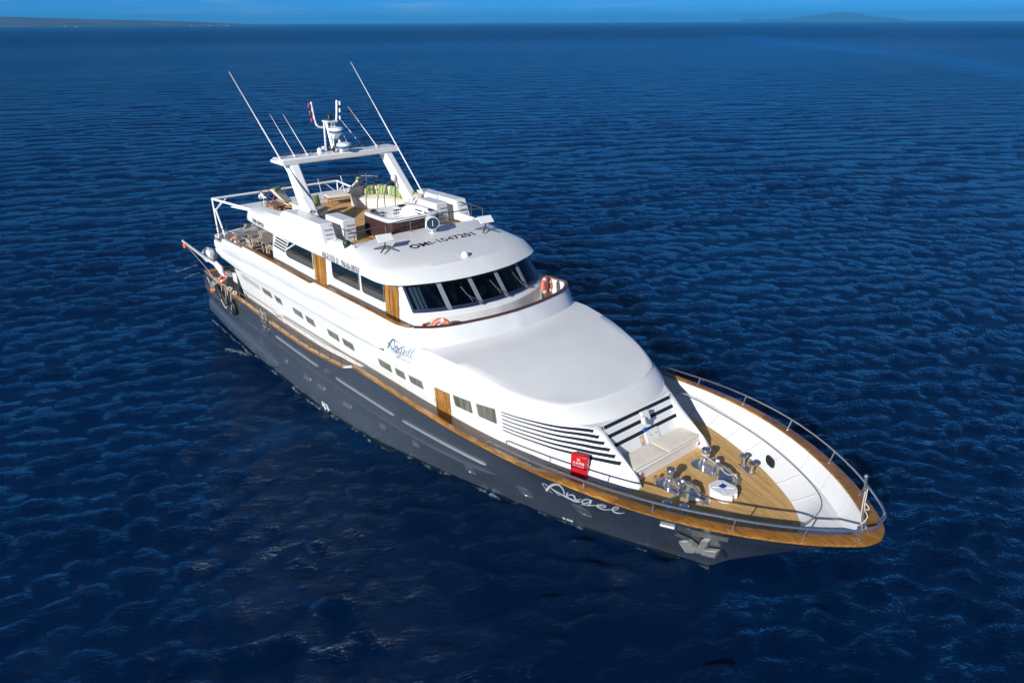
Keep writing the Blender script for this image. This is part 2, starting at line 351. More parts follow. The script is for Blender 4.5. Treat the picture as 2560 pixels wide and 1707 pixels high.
# main house wall (half): base at deck, top
WB=fpch([(8,3.02),(22,3.05),(24,3.0),(26,2.92),(27.5,2.84),(29.1,2.64),(30,2.45),(30.8,2.18),(31.3,1.96),(31.6,1.78)])
WT=fpch([(8,3.5),(16,3.5),(22,3.5),(24,3.45),(26,3.3),(27.4,3.03),(28.4,2.6),(29.1,2.25),(29.6,1.92),(30,1.72),(30.8,1.63),(31.3,1.6),(31.6,1.6)])
WZ=fpch([(8,3.88),(12,3.92),(16,3.93),(19,3.94),(22,4.05),(24,4.12),(26,4.2),(27.4,4.05),(28.4,3.92),(29.9,3.88),(30.45,3.55),(31.25,3.05),(31.45,2.9),(31.6,2.65)])
def DK(X): return float(np.interp(X,[3,12,19.5,27,31,37],[1.75,1.72,1.85,2.3,2.58,2.62]))
def wally(X,z):
    zb,zt=DK(X),WZ(X)
    t=np.clip((z-zb)/max(zt-zb,1e-3),0,1.2); return WB(X)+(WT(X)-WB(X))*t

# ------------------------------------------------------------------ the sea
def make_sea():
    rng = np.random.default_rng(4)
    cx, cy = 42.6, -15.6
    r = [2.0]
    while r[-1] < 520: r.append(r[-1] * 1.0058 if r[-1] > 9 else r[-1] + .055)
    while r[-1] < 19000: r.append(r[-1] * 1.015)
    r = np.array(r)
    a0 = math.atan2(0.5976415, -0.7000957)           # view azimuth
    th = np.concatenate([np.linspace(a0 - R(58), a0 + R(58), 520), np.linspace(a0 + R(58), a0 + R(302), 110)[1:-1]])
    nr, na = len(r), len(th)
    RR, TT = np.meshgrid(r, th, indexing='ij')
    X = cx + RR*np.cos(TT); Y = cy + RR*np.sin(TT); Z = np.zeros_like(X)
    sp = np.maximum(np.gradient(r)[:, None] * np.ones_like(TT), RR * R(116) / 520)
    wind = R(152)
    lam = np.concatenate([rng.uniform(5, 11, 7), rng.uniform(1.8, 4.5, 18), rng.uniform(.55, 1.7, 46)])
    group = 1 + .5*np.sin(X*.11 + Y*.05 + 1.3) * np.sin(Y*.09 - X*.035)
    for l in lam:
        a = wind + rng.normal(0, .34 if l > 1.75 else .6); k = 2*math.pi/l; ph = rng.uniform(0, 6.28)
        amp = (.0010 if l > 5 else .0023 if l > 1.75 else .0050) * l
        fade = np.clip((l / sp - 2.6) / 3.0, 0, 1)
        arg = k*(X*math.cos(a) + Y*math.sin(a)) + ph + .5*np.sin(.6*k*(-X*math.sin(a) + Y*math.cos(a)) + ph*2)
        s = np.sin(arg); Z += fade * amp * (s + .35*s*np.abs(s)) * (group if l < 5 else 1)
    v = np.stack([X, Y, Z], -1).reshape(-1, 3).astype(np.float32)
    i = np.arange(nr - 1)[:, None]; j = np.arange(na)[None, :]; j2 = (j + 1) % na
    q = np.stack([i*na + j, (i+1)*na + j, (i+1)*na + j2, i*na + j2], -1).reshape(-1, 4).astype(np.int32)
    cidx = len(v); v = np.vstack([v, [[cx, cy, 0]]]).astype(np.float32)
    tri = np.stack([np.full(na, cidx), np.arange(na), (np.arange(na) + 1) % na], -1).astype(np.int32)
    me = bpy.data.meshes.new('sea')
    me.vertices.add(len(v)); me.vertices.foreach_set('co', v.ravel())
    nl = q.size + tri.size; me.loops.add(nl); me.loops.foreach_set('vertex_index', np.concatenate([q.ravel(), tri.ravel()]))
    me.polygons.add(len(q) + len(tri))
    me.polygons.foreach_set('loop_start', np.concatenate([np.arange(len(q))*4, q.size + np.arange(len(tri))*3]).astype(np.int32))
    me.polygons.foreach_set('use_smooth', np.ones(len(q) + len(tri), bool))
    me.update(calc_edges=True); me.validate()
    o = bpy.data.objects.new('sea', me); COL.objects.link(o); tag(o, kind='structure')
    m = bpy.data.materials.new('sea_water'); m.use_nodes = True; n = m.node_tree; b = n.nodes['Principled BSDF']
    p = wpos(n)
    big = noise(n, p, .0045, 4, .6, (1.0, .35, 1))
    c = ramp(n, [(.35, (.0001, .0065, .030)), (.62, (.0001, .0120, .050))]); L(n, big.outputs['Fac'], c.inputs[0])
    # thin foam: streaks astern, by the quarter, and scattered flecks
    def seg(a, bq, wd):
        a, bq = Vector(a), Vector(bq); d = (bq - a); le = d.length; d.normalize()
        s = N(n, 'ShaderNodeVectorMath', operation='SUBTRACT'); L(n, p, s.inputs[0]); s.inputs[1].default_value = a
        t = N(n, 'ShaderNodeVectorMath', operation='DOT_PRODUCT'); L(n, s.outputs[0], t.inputs[0]); t.inputs[1].default_value = d
        cl = N(n, 'ShaderNodeClamp'); L(n, t.outputs['Value'], cl.inputs[0]); cl.inputs[2].default_value = le
        sc = N(n, 'ShaderNodeVectorMath', operation='SCALE'); sc.inputs[0].default_value = d; L(n, cl.outputs[0], sc.inputs['Scale'])
        df = N(n, 'ShaderNodeVectorMath', operation='DISTANCE'); L(n, s.outputs[0], df.inputs[0]); L(n, sc.outputs[0], df.inputs[1])
        mr = N(n, 'ShaderNodeMapRange'); L(n, df.outputs['Value'], mr.inputs[0]); mr.inputs[1].default_value = 0; mr.inputs[2].default_value = wd; mr.inputs[3].default_value = 1; mr.inputs[4].default_value = 0
        return mr.outputs[0]
    segs = [((-6.0, -2.1, 0), (-6.8, -.6, 0), .5), ((-4.25, -2.2, 0), (-4.65, -1.2, 0), .45), ((8.4, -4.45, 0), (9.5, -3.95, 0), .6), ((3.2, -3.5, 0), (10, -3.85, 0), .17), ((10, -3.75, 0), (16, -3.98, 0), .17), ((16, -3.98, 0), (20.5, -3.68, 0), .17), ((20.5, -3.68, 0), (26.2, -2.44, 0), .17), ((26.2, -2.44, 0), (31, -.92, 0), .17), ((31, -.92, 0), (33.1, 0, 0), .17)]
    acc = None
    for sgm in segs:
        o_ = seg(*sgm)
        if acc is None: acc = o_
        else:
            mx = N(n, 'ShaderNodeMath', operation='MAXIMUM'); L(n, acc, mx.inputs[0]); L(n, o_, mx.inputs[1]); acc = mx.outputs[0]
    fn = noise(n, p, 5.5, 7, .78, (1, 1, 1)); fm = N(n, 'ShaderNodeMath', operation='MULTIPLY_ADD'); L(n, acc, fm.inputs[0]); fm.inputs[1].default_value = .40; L(n, fn.outputs['Fac'], fm.inputs[2])
    fr = ramp(n, [(.80, (0, 0, 0)), (1.0, (.85, .85, .85))]); L(n, fm.outputs[0], fr.inputs[0])
    mx = N(n, 'ShaderNodeMixRGB'); L(n, fr.outputs[0], mx.inputs['Fac']); L(n, c.outputs[0], mx.inputs['Color1']); mx.inputs['Color2'].default_value = (.5, .6, .68, 1)
    ds = N(n, 'ShaderNodeVectorMath', operation='LENGTH'); L(n, p, ds.inputs[0])          # unresolved chop roughens the far sea
    rm = N(n, 'ShaderNodeMapRange'); L(n, ds.outputs['Value'], rm.inputs[0]); rm.inputs[1].default_value = 40; rm.inputs[2].default_value = 700; rm.inputs[3].default_value = .04; rm.inputs[4].default_value = .20; pass
    # ripples too small for the mesh; wind lanes far out, painted brighter, and calmer patches
    la = None
    for sgm in (((-470, 760, 0), (-425, 693, 0), 60), ((-425, 693, 0), (-265, 500, 0), 45), ((-265, 500, 0), (-170, 406, 0), 34), ((-170, 406, 0), (-103, 353, 0), 26), ((-103, 353, 0), (-38, 249, 0), 22), ((-38, 249, 0), (20, 170, 0), 20), ((-180, 690, 0), (-60, 560, 0), 50)):
        o_ = seg(*sgm)
        if la is None: la = o_
        else:
            mm_ = N(n, 'ShaderNodeMath', operation='MAXIMUM'); L(n, la, mm_.inputs[0]); L(n, o_, mm_.inputs[1]); la = mm_.outputs[0]
    ln_ = noise(n, p, .06, 5, .7, (1.3, .8, 1)); lm = N(n, 'ShaderNodeMath', operation='MULTIPLY_ADD'); L(n, la, lm.inputs[0]); lm.inputs[1].default_value = .55; L(n, ln_.outputs['Fac'], lm.inputs[2])
    lf = ramp(n, [(.62, (0, 0, 0)), (.95, (1, 1, 1))]); L(n, lm.outputs[0], lf.inputs[0])
    m2 = N(n, 'ShaderNodeMixRGB'); L(n, lf.outputs[0], m2.inputs['Fac']); L(n, mx.outputs[0], m2.inputs['Color1']); m2.inputs['Color2'].default_value = (.0005, .045, .15, 1)  # the lanes' brighter sky reflection, put into the water colour
    lane = noise(n, p, .0016, 5, .6, (1.6, .5, 1)); lr = ramp(n, [(.42, (1, 1, 1)), (.6, (.35, .35, .35))]); L(n, lane.outputs['Fac'], lr.inputs[0])
    rt = N(n, 'ShaderNodeMapping'); rt.inputs['Rotation'].default_value = (0, 0, -R(152)); L(n, p, rt.inputs['Vector']); pr = rt.outputs[0]      # along the wind
    h1 = noise(n, pr, 4.4, 7, .64, (1.3, .62, 1)); h2 = noise(n, pr, .95, 7, .64, (1.35, .5, 1)); h3 = noise(n, pr, .05, 6, .62, (1.4, .5, 1))
    b3 = N(n, 'ShaderNodeBump'); b3.inputs['Distance'].default_value = 1.3; b3.inputs['Strength'].default_value = .6; L(n, h3.outputs['Fac'], b3.inputs['Height'])
    b2 = N(n, 'ShaderNodeBump'); b2.inputs['Distance'].default_value = .29; b2.inputs['Strength'].default_value = .8; L(n, h2.outputs['Fac'], b2.inputs['Height']); L(n, b3.outputs[0], b2.inputs['Normal'])
    b1 = N(n, 'ShaderNodeBump'); b1.inputs['Distance'].default_value = .13; L(n, lr.outputs[0], b1.inputs['Strength']); L(n, h1.outputs['Fac'], b1.inputs['Height']); L(n, b2.outputs[0], b1.inputs['Normal'])
    # surface: sky and hull mirrored by Fresnel on the rippled normal, over light scattered back from the water body
    n.nodes.remove(b); df_ = N(n, 'ShaderNodeBsdfDiffuse'); L(n, m2.outputs[0], df_.inputs['Color'])
    upn = N(n, 'ShaderNodeCombineXYZ'); upn.inputs[2].default_value = 1; L(n, upn.outputs[0], df_.inputs['Normal'])
    gl = N(n, 'ShaderNodeBsdfGlossy'); gl.distribution = 'BECKMANN'; gl.inputs['Color'].default_value = (.72, .91, 1.0, 1); L(n, rm.outputs[0], gl.inputs['Roughness']); L(n, b1.outputs[0], gl.inputs['Normal'])
    fz = N(n, 'ShaderNodeFresnel'); fz.inputs['IOR'].default_value = 1.333; L(n, b1.outputs[0], fz.inputs['Normal'])
    rf = N(n, 'ShaderNodeMapRange'); L(n, ds.outputs['Value'], rf.inputs[0]); rf.inputs[1].default_value = 60; rf.inputs[2].default_value = 900; rf.inputs[3].default_value = 1.0; rf.inputs[4].default_value = .44
    ff = N(n, 'ShaderNodeMath', operation='MULTIPLY'); L(n, fz.outputs[0], ff.inputs[0]); L(n, rf.outputs[0], ff.inputs[1])
    ms = N(n, 'ShaderNodeMixShader'); L(n, ff.outputs[0], ms.inputs[0]); L(n, df_.outputs[0], ms.inputs[1]); L(n, gl.outputs[0], ms.inputs[2]); L(n, ms.outputs[0], n.nodes['Material Output'].inputs[0])
    me.materials.append(m)
make_sea()

# ------------------------------------------------------------------ far land
def ridge(name, dist, az0, az1, prof, depth, m, label=None):
    # prof: list of (t, height); a ridge with real depth, seaward slope, crest and landward slope
    mb = MB(); rows = []; n = 90; rng = random.Random(len(prof)); P = fpch(prof)
    for d, hh in ((0, 0), (.12, .45), (.3, .8), (.5, 1), (.8, .6), (1, 0)):
        row = []
        for i in range(n + 1):
            t = i/n; a = R(az0 + (az1 - az0)*t); rr = dist + d*depth + rng.uniform(-.02, .02)*depth
            h = P(t)*hh*(1 + rng.uniform(-.025, .025)) - (3 if hh == 0 else 0)
            row.append((42.6 + rr*math.cos(a), -15.6 + rr*math.sin(a), h))
        rows.append(row)
    mb.grid(rows); return tag(mb.build(name, m, smooth=60), kind='structure')
ridge('low_coast', 5000, 176, 155.6, [(0, 58), (.2, 55), (.45, 41), (.7, 28), (.88, 13), (1, 2)], 1200,
      mat('coastal_scrub', (.05, .05, .04), .9, build=mottle((.018, .026, .024), (.085, .075, .06), .006, (1, 1, 9))))
ridge('island_hills', 16500, 124.0, 113.4, [(0, 5), (.05, 55), (.1, 68), (.15, 40), (.3, 58), (.42, 106), (.5, 132), (.58, 168), (.68, 154), (.78, 96), (.9, 64), (1, 6)], 2200,
      mat('island_scrub', (.05, .06, .05), .9, build=mottle((.04, .05, .04), (.08, .08, .06), .003)))
# a handful of pale buildings on the shore, and the air between
rng = random.Random(11)
for az in (168.2, 167.6, 160.9, 159.8, 158.7):
    rr = 4990; x, y = 42.6 + rr*math.cos(R(az)), -15.6 + rr*math.sin(R(az)); sx = rng.uniform(8, 16)
    t = thing('shore_building', 'tiny white building on the far shore, %s' % {168.2: 'left one of the left pair', 167.6: 'right one of the left pair', 160.9: 'left of the three by its tip', 159.8: 'middle of the three by its tip', 158.7: 'nearest the tip of land'}[az], 'building', (x, y, -.5), R(az), 'white buildings on the far shore')
    MB().box(-5, 5, -sx/2, sx/2, 0, 2.2).build('wall', 'offwhite', t); MB().prism([(-6, -sx/2 - 1, 2.2), (6, -sx/2 - 1, 2.2), (0, -sx/2 - 1, 3.4)], (0, sx + 2, 0)).build('roof', 'galv', t)
def haze():
    m = bpy.data.materials.new('haze'); m.use_nodes = True; n = m.node_tree; n.nodes.remove(n.nodes['Principled BSDF'])
    v = N(n, 'ShaderNodeVolumePrincipled'); v.inputs['Color'].default_value = (.08, .50, 1.0, 1); v.inputs['Density'].default_value = 1.05e-4; v.inputs['Anisotropy'].default_value = 0.0
    L(n, v.outputs[0], n.nodes['Material Output'].inputs['Volume'])
    o = MB().box(-21000, 21000, -21000, 21000, -3, 190).build('haze', m, smooth=0); return tag(o, kind='stuff')
haze()

# ------------------------------------------------------------------ the yacht: hull
Y = thing('motor_yacht', 'white three deck motor yacht with slate blue hull and teak trim, afloat on the sea', 'yacht')
def hull():
    xs = [4.4, 4.7, 5.2] + list(np.linspace(5.9, 32, 76)) + list(np.linspace(32.25, 36.25, 30)) + [36.4, 36.55, 36.7, 36.85, 37.0, 37.1, 37.2, 37.28, 37.34, RLE]
    xst = lambda z: float(np.interp(z, [-.9, 0, 1.85, 2.82], [3.1, 2.9, 3.4, 4.4]))
    rows = []
    for k in range(10):
        row = []
        for x in xs:
            z0 = 0. if x <= WLE else stemz(x); zt = RL(x)[1] - .05; zk = KN(x)[1] if x < KNE else z0 + (zt - z0)*.4
            if k == 0: z = -.9 if x <= KEE else min(z0, stemz(x))
            elif k <= 4: z = z0 + (zk - z0)*(k-1)/3
            else: z = zk + (zt - zk)*(k-4)/5
            xx = x if x >= 8 else 8 - (8 - x)*(8 - xst(z))/(8 - 4.4)
            y = (KEEL(xx) if x <= KEE else 0) if k == 0 else (0 if x >= RLE else hully(xx, z))
            row.append((xx, -max(y, 0), z))
        rows.append(row)
    mb = MB().grid(rows); st = [r[0] for r in rows]
    mb.mirror()
    for a, b in zip(st[:-1], st[1:]):                       # transom
        mb.poly([a, (a[0]-.12, 0, a[2]), (b[0]-.12, 0, b[2]), b]); mb.poly([(a[0], -a[1], a[2]), (b[0], -b[1], b[2]), (b[0]-.12, 0, b[2]), (a[0]-.12, 0, a[2])])
    h = mb.build('hull', 'hull', Y, smooth=28)
    # rounded bustle along the quarter, standing on the hull side
    for sgn in (-1, 1):
        m = MB(); rows = []
        for i in range(34):
            x = 2.7 + (13.1 - 2.7)*i/33; e = min(1, (13.1 - x)/1.3)**.5 if x < 13.1 else 0; e2 = min(1, (x - 2.55)/.5)**.5
            zc = .5 + .10*(1-e); y0 = hully(x, zc) - .14
            row = []
            for j in range(11):
                a = -math.pi/2 + math.pi*j/10
                row.append((x, sgn*(y0 + .36*e*e2*max(0, math.cos(a))**.6), zc + .40*math.sin(a)*max(e, .02)))
            rows.append(row)
        m.grid(rows).build('bustle', 'hull', h, smooth=60)
    return h
HULL = hull()
def onhull(x, z, off=.0): return (x, -(hully(x, z) + off), z)
def strip(x0, z0, x1, z1, r, name='rub_rail', m='steel', n=26):
    pts = []
    for i in range(n+1):
        t = i/n; x = x0 + (x1-x0)*t; pts.append(onhull(x, z0 + (z1-z0)*t, r*.5))
    MB().tube(pts, [r*.3] + [r]*(n-1) + [r*.3], 8).build(name, m, HULL)
strip(13.3, 2.13, 17.2, 2.03, .042); strip(18.61, 2.07, 22.55, 2.01, .042); strip(23.0, 2.0, 27.2, 2.1, .042)
mb = MB(); mb.tube([onhull(x, KN(x)[1] - .02, .01) for x in np.linspace(3.6, 27.4, 90)], [.055]*88 + [.03, .01], 8); mb.mirror(); mb.build('knuckle_moulding', 'hull', HULL, smooth=60)
for x, z, wx, wz in ((13.9, 1.1, .2, .14), (15.88, 1.03, .36, .14), (17.06, 1.05, .36, .14), (19.09, 1.03, .36, .14), (21.36, 1.01, .22, .15), (23.26, 1.06, .22, .16), (25.92, 1.16, .24, .2), (28.15, 1.27, .25, .24), (30.19, 1.5, .27, .27)):
    for sgn in (-1, 1):
        def pt(a, k, off): q = onhull(x + wx*k*math.copysign(abs(math.cos(a))**.75, math.cos(a)), z + wz*k*math.copysign(abs(math.sin(a))**.75, math.sin(a)), off); return (q[0], q[1]*-sgn, q[2])
        A = [2*math.pi*i/28 for i in range(28)]
        ph = MB().tube([pt(a, 1, .006) for a in A], .026, 6, closed=True).build('porthole', 'hull', HULL)
        MB().grid([[pt(a, .97, .004) for a in A], [pt(a, .5, .004) for a in A], [pt(a, .02, .004) for a in A]], closeu=True).build('pane', 'portlight', ph)
# small chrome fittings on the topsides
strip(33.12, 2.81, 33.5, 2.85, .05, 'fairlead'); 
MB().box(17.75, 18.02, -4.02, -3.9, 2.0, 2.14).build('fairlead', 'chrome', HULL, bev=.02)
# ship's name in script on the bow, draught mark and load line
BOWNAME = [[(29.536,2.547,29.589,2.611),(29.562,2.554,29.617,2.621),(29.588,2.563,29.646,2.633),(29.613,2.569,29.675,2.642),(29.637,2.569,29.702,2.643),(29.66,2.56,29.725,2.633),(29.682,2.544,29.746,2.614),(29.704,2.525,29.765,2.593),(29.726,2.507,29.784,2.572)],[(29.542,2.56,29.583,2.597),(29.514,2.51,29.556,2.548),(29.486,2.46,29.53,2.499),(29.46,2.409,29.506,2.452),(29.44,2.359,29.487,2.406),(29.425,2.31,29.471,2.357),(29.413,2.262,29.457,2.308),(29.407,2.214,29.45,2.259),(29.413,2.17,29.452,2.213),(29.432,2.129,29.468,2.17),(29.462,2.092,29.494,2.129),(29.495,2.054,29.524,2.088),(29.526,2.016,29.552,2.046)],[(29.303,1.969,29.29,2.05),(29.395,2.072,29.384,2.154),(29.493,2.18,29.485,2.265),(29.59,2.285,29.595,2.383),(29.685,2.386,29.709,2.501),(29.782,2.486,29.821,2.615),(29.878,2.584,29.933,2.727),(29.967,2.673,30.043,2.833),(30.049,2.751,30.147,2.93),(30.125,2.822,30.243,3.014),(30.198,2.886,30.33,3.087),(30.264,2.941,30.408,3.147),(30.322,2.986,30.476,3.194),(30.374,3.022,30.533,3.227),(30.421,3.049,30.58,3.247),(30.459,3.066,30.616,3.253),(30.484,3.068,30.638,3.244),(30.497,3.054,30.644,3.216),(30.498,3.025,30.637,3.173),(30.49,2.984,30.62,3.119),(30.473,2.934,30.596,3.059),(30.45,2.879,30.566,2.993),(30.42,2.815,30.529,2.92),(30.381,2.743,30.482,2.836),(30.332,2.66,30.422,2.738),(30.268,2.562,30.346,2.623),(30.19,2.447,30.257,2.496),(30.104,2.322,30.166,2.367),(30.021,2.199,30.079,2.241)],[(29.743,2.417,29.829,2.514),(29.772,2.387,29.865,2.493),(29.801,2.357,29.9,2.472),(29.829,2.326,29.936,2.449),(29.858,2.296,29.97,2.426),(29.885,2.264,30.001,2.399),(29.912,2.232,30.03,2.371),(29.94,2.202,30.06,2.344),(29.974,2.176,30.097,2.323),(30.014,2.155,30.142,2.31),(30.06,2.138,30.193,2.302),(30.106,2.124,30.246,2.297),(30.15,2.111,30.297,2.293),(30.187,2.094,30.343,2.288),(30.221,2.076,30.386,2.283),(30.262,2.068,30.429,2.282),(30.312,2.075,30.473,2.287),(30.377,2.106,30.52,2.301),(30.453,2.155,30.571,2.322),(30.529,2.21,30.625,2.348),(30.602,2.261,30.679,2.371)],[(29.777,2.394,29.82,2.441),(29.779,2.35,29.828,2.404),(29.781,2.307,29.836,2.368),(29.782,2.264,29.843,2.331),(29.782,2.219,29.845,2.288),(29.781,2.173,29.842,2.241),(29.778,2.126,29.835,2.189),(29.775,2.079,29.827,2.136),(29.772,2.031,29.819,2.083)],[(30.514,2.752,30.57,2.759),(30.428,2.644,30.483,2.651),(30.342,2.535,30.395,2.543),(30.256,2.426,30.307,2.434),(30.17,2.317,30.219,2.324)],[(30.195,2.288,30.212,2.326),(30.273,2.365,30.291,2.408),(30.352,2.445,30.373,2.492),(30.423,2.515,30.453,2.573),(30.482,2.568,30.527,2.644),(30.53,2.606,30.592,2.701),(30.571,2.634,30.65,2.747),(30.602,2.651,30.699,2.782),(30.621,2.655,30.736,2.8),(30.629,2.645,30.758,2.8),(30.627,2.624,30.766,2.781),(30.619,2.595,30.763,2.751),(30.609,2.568,30.749,2.709),(30.595,2.543,30.714,2.646),(30.566,2.5,30.67,2.581),(30.526,2.436,30.641,2.538),(30.498,2.38,30.628,2.516),(30.493,2.349,30.62,2.494),(30.501,2.333,30.617,2.473),(30.524,2.334,30.623,2.461),(30.564,2.354,30.643,2.464),(30.625,2.4,30.685,2.492),(30.7,2.464,30.749,2.541),(30.78,2.533,30.821,2.599),(30.855,2.599,30.89,2.655)],[(31.436,2.996,31.363,2.898),(31.399,2.986,31.322,2.884),(31.362,2.979,31.283,2.874),(31.32,2.965,31.242,2.857),(31.265,2.933,31.191,2.825),(31.192,2.877,31.123,2.77),(31.106,2.805,31.041,2.697),(31.02,2.727,30.96,2.62),(30.942,2.652,30.894,2.555),(30.869,2.575,30.846,2.504),(30.798,2.494,30.808,2.461),(30.734,2.411,30.786,2.434),(30.686,2.336,30.78,2.427),(30.674,2.296,30.773,2.411),(30.684,2.28,30.774,2.392),(30.711,2.281,30.788,2.385),(30.752,2.303,30.816,2.396),(30.813,2.35,30.865,2.433),(30.888,2.415,30.934,2.492),(30.97,2.49,31.013,2.565),(31.052,2.566,31.091,2.638),(31.146,2.658,31.18,2.727),(31.249,2.764,31.283,2.835),(31.33,2.846,31.374,2.93),(31.341,2.86,31.441,2.991),(31.355,2.898,31.378,2.883),(31.295,2.828,31.299,2.786),(31.206,2.724,31.211,2.678),(31.12,2.621,31.132,2.581),(31.044,2.528,31.063,2.494),(30.968,2.433,30.989,2.4),(30.892,2.338,30.913,2.305),(30.816,2.244,30.839,2.21)],[(30.519,2.087,30.584,2.18),(30.563,2.11,30.63,2.206),(30.607,2.134,30.674,2.23),(30.655,2.161,30.721,2.257),(30.712,2.194,30.778,2.289),(30.784,2.234,30.85,2.33),(30.865,2.28,30.932,2.376),(30.949,2.328,31.015,2.425),(31.03,2.379,31.092,2.472),(31.105,2.433,31.162,2.519),(31.179,2.49,31.228,2.567),(31.251,2.548,31.295,2.616),(31.322,2.605,31.361,2.665)],[(31.322,2.601,31.357,2.649),(31.368,2.615,31.409,2.672),(31.414,2.628,31.461,2.694),(31.459,2.642,31.511,2.716),(31.503,2.658,31.56,2.739),(31.547,2.677,31.607,2.763),(31.591,2.699,31.653,2.788),(31.633,2.723,31.694,2.814),(31.674,2.754,31.725,2.838),(31.725,2.806,31.739,2.852),(31.779,2.877,31.742,2.857),(31.815,2.936,31.749,2.868),(31.829,2.973,31.754,2.882),(31.827,2.993,31.75,2.893),(31.815,3.005,31.735,2.9),(31.792,3.007,31.712,2.897),(31.759,2.995,31.682,2.884),(31.712,2.964,31.64,2.854),(31.654,2.919,31.585,2.81),(31.594,2.87,31.525,2.759),(31.544,2.828,31.47,2.711),(31.501,2.796,31.42,2.67),(31.458,2.764,31.375,2.632),(31.41,2.724,31.345,2.604),(31.326,2.628,31.368,2.633),(31.266,2.533,31.385,2.657),(31.248,2.483,31.377,2.632),(31.241,2.445,31.371,2.601),(31.243,2.417,31.37,2.575),(31.254,2.398,31.375,2.553),(31.272,2.385,31.385,2.533),(31.299,2.38,31.403,2.52),(31.334,2.386,31.428,2.516),(31.377,2.403,31.461,2.523),(31.428,2.429,31.502,2.537),(31.486,2.465,31.55,2.561),(31.551,2.51,31.606,2.595),(31.626,2.568,31.673,2.644),(31.708,2.637,31.75,2.706),(31.793,2.71,31.831,2.774),(31.875,2.781,31.911,2.839)],[(31.856,2.755,31.9,2.819),(31.889,2.771,31.935,2.839),(31.919,2.784,31.968,2.856),(31.955,2.804,32.003,2.878),(32.002,2.841,32.045,2.913),(32.067,2.902,32.104,2.971),(32.144,2.98,32.178,3.047),(32.219,3.06,32.249,3.123),(32.281,3.13,32.296,3.178),(32.336,3.201,32.312,3.197),(32.377,3.266,32.315,3.203),(32.393,3.303,32.319,3.212),(32.389,3.316,32.316,3.216),(32.368,3.309,32.298,3.208),(32.333,3.288,32.265,3.185),(32.287,3.254,32.222,3.15),(32.234,3.207,32.176,3.107),(32.171,3.145,32.122,3.049),(32.098,3.069,32.058,2.976),(32.022,2.983,31.999,2.906),(31.946,2.891,31.964,2.86),(31.876,2.794,31.946,2.834),(31.821,2.706,31.927,2.805),(31.784,2.635,31.911,2.773),(31.765,2.582,31.899,2.744),(31.765,2.548,31.895,2.716),(31.778,2.527,31.9,2.692),(31.801,2.519,31.914,2.676),(31.834,2.524,31.936,2.671),(31.878,2.545,31.967,2.679),(31.931,2.58,32.008,2.7),(31.989,2.623,32.056,2.729),(32.048,2.67,32.104,2.762),(32.109,2.723,32.155,2.8),(32.173,2.783,32.209,2.845),(32.237,2.845,32.266,2.894),(32.3,2.905,32.322,2.941)]]
def strokes(S, surf, off, name, mt, parent):     # lettering strokes: each a strip of (x, z, x, z) pairs laid on a surface
    mb = MB()
    for k, s in enumerate(S): mb.grid([[surf(q[0], q[1], off + .002*k), surf(q[2], q[3], off + .002*k)] for q in s])
    return mb.build(name, mt, parent)
strokes(BOWNAME, onhull, .012, 'bow_name', 'silver', HULL)
text('draught_mark', '2.25', 'silver', HULL, onhull(28.86, .24, .012), Vector(onhull(29.2, .24)) - Vector(onhull(28.86, .24)), Vector(onhull(28.9, .34)) - Vector(onhull(28.9, .2)), .10, .36, offset=.01)
mb = MB(); mb.tube([onhull(17.28 + .16*math.cos(a), .2 + .16*math.sin(a), .005) for a in np.linspace(0, 6.283, 25)[:-1]], .016, 6, closed=True)
for q in ([(17.0, .2), (17.56, .2)], [(16.98, .38), (17.02, .2)], [(17.02, .36), (17.14, .34), (17.14, .27), (17.02, .26)]): mb.tube([onhull(x, z, .005) for x, z in q], .016, 6)
mb.build('load_line_mark', 'silver', HULL)
# anchor stowed in its pocket under the flare
def hp(p, z, o): return Vector(onhull(33.3 + p + .55*(z - 1.26), z, o))
pk = MB(); pk.grid([[hp(-.33 + .78*i/6, 3.05 - .55*j/3 - .06*i/6, .012) for i in range(7)] for j in range(4)])
pk.build('anchor_pocket', 'galv', HULL)
def slab(m, q, o0, o1):
    a = [hp(x, z, o0) for x, z in q]; b = [hp(x, z, o1) for x, z in q]; o = len(m.v); n_ = len(q); m.v += [tuple(p) for p in a + b]
    m.f += [tuple(range(o, o+n_)), tuple(range(o+n_, o+2*n_))] + [(o+i, o+(i+1) % n_, o+n_+(i+1) % n_, o+n_+i) for i in range(n_)]
m = MB(); slab(m, [(-.03, 1.25), (.13, 1.22), (.14, 2.55), (.0, 2.6)], .03, .2); ANC = m.build('anchor', 'anchor', HULL, bev=.015)
m = MB(); slab(m, [(-.45, 1.95), (-.21, 1.22), (-.03, 1.26), (-.02, 1.7), (-.28, 2.2)], .05, .24); m.build('fluke', 'anchor', ANC, bev=.02)
m = MB(); slab(m, [(.13, 1.62), (.40, 1.66), (.44, 1.0), (.12, 1.2)], .05, .24); m.build('fluke', 'anchor', ANC, bev=.02)
m = MB(); slab(m, [(-.60, 2.47), (-.45, 1.95), (-.28, 2.2)], .06, .2); m.build('fluke_tip', 'chrome', ANC)
m = MB(); slab(m, [(.46, 1.62), (.63, 1.05), (.43, 1.0)], .06, .2); m.build('fluke_tip', 'chrome', ANC)

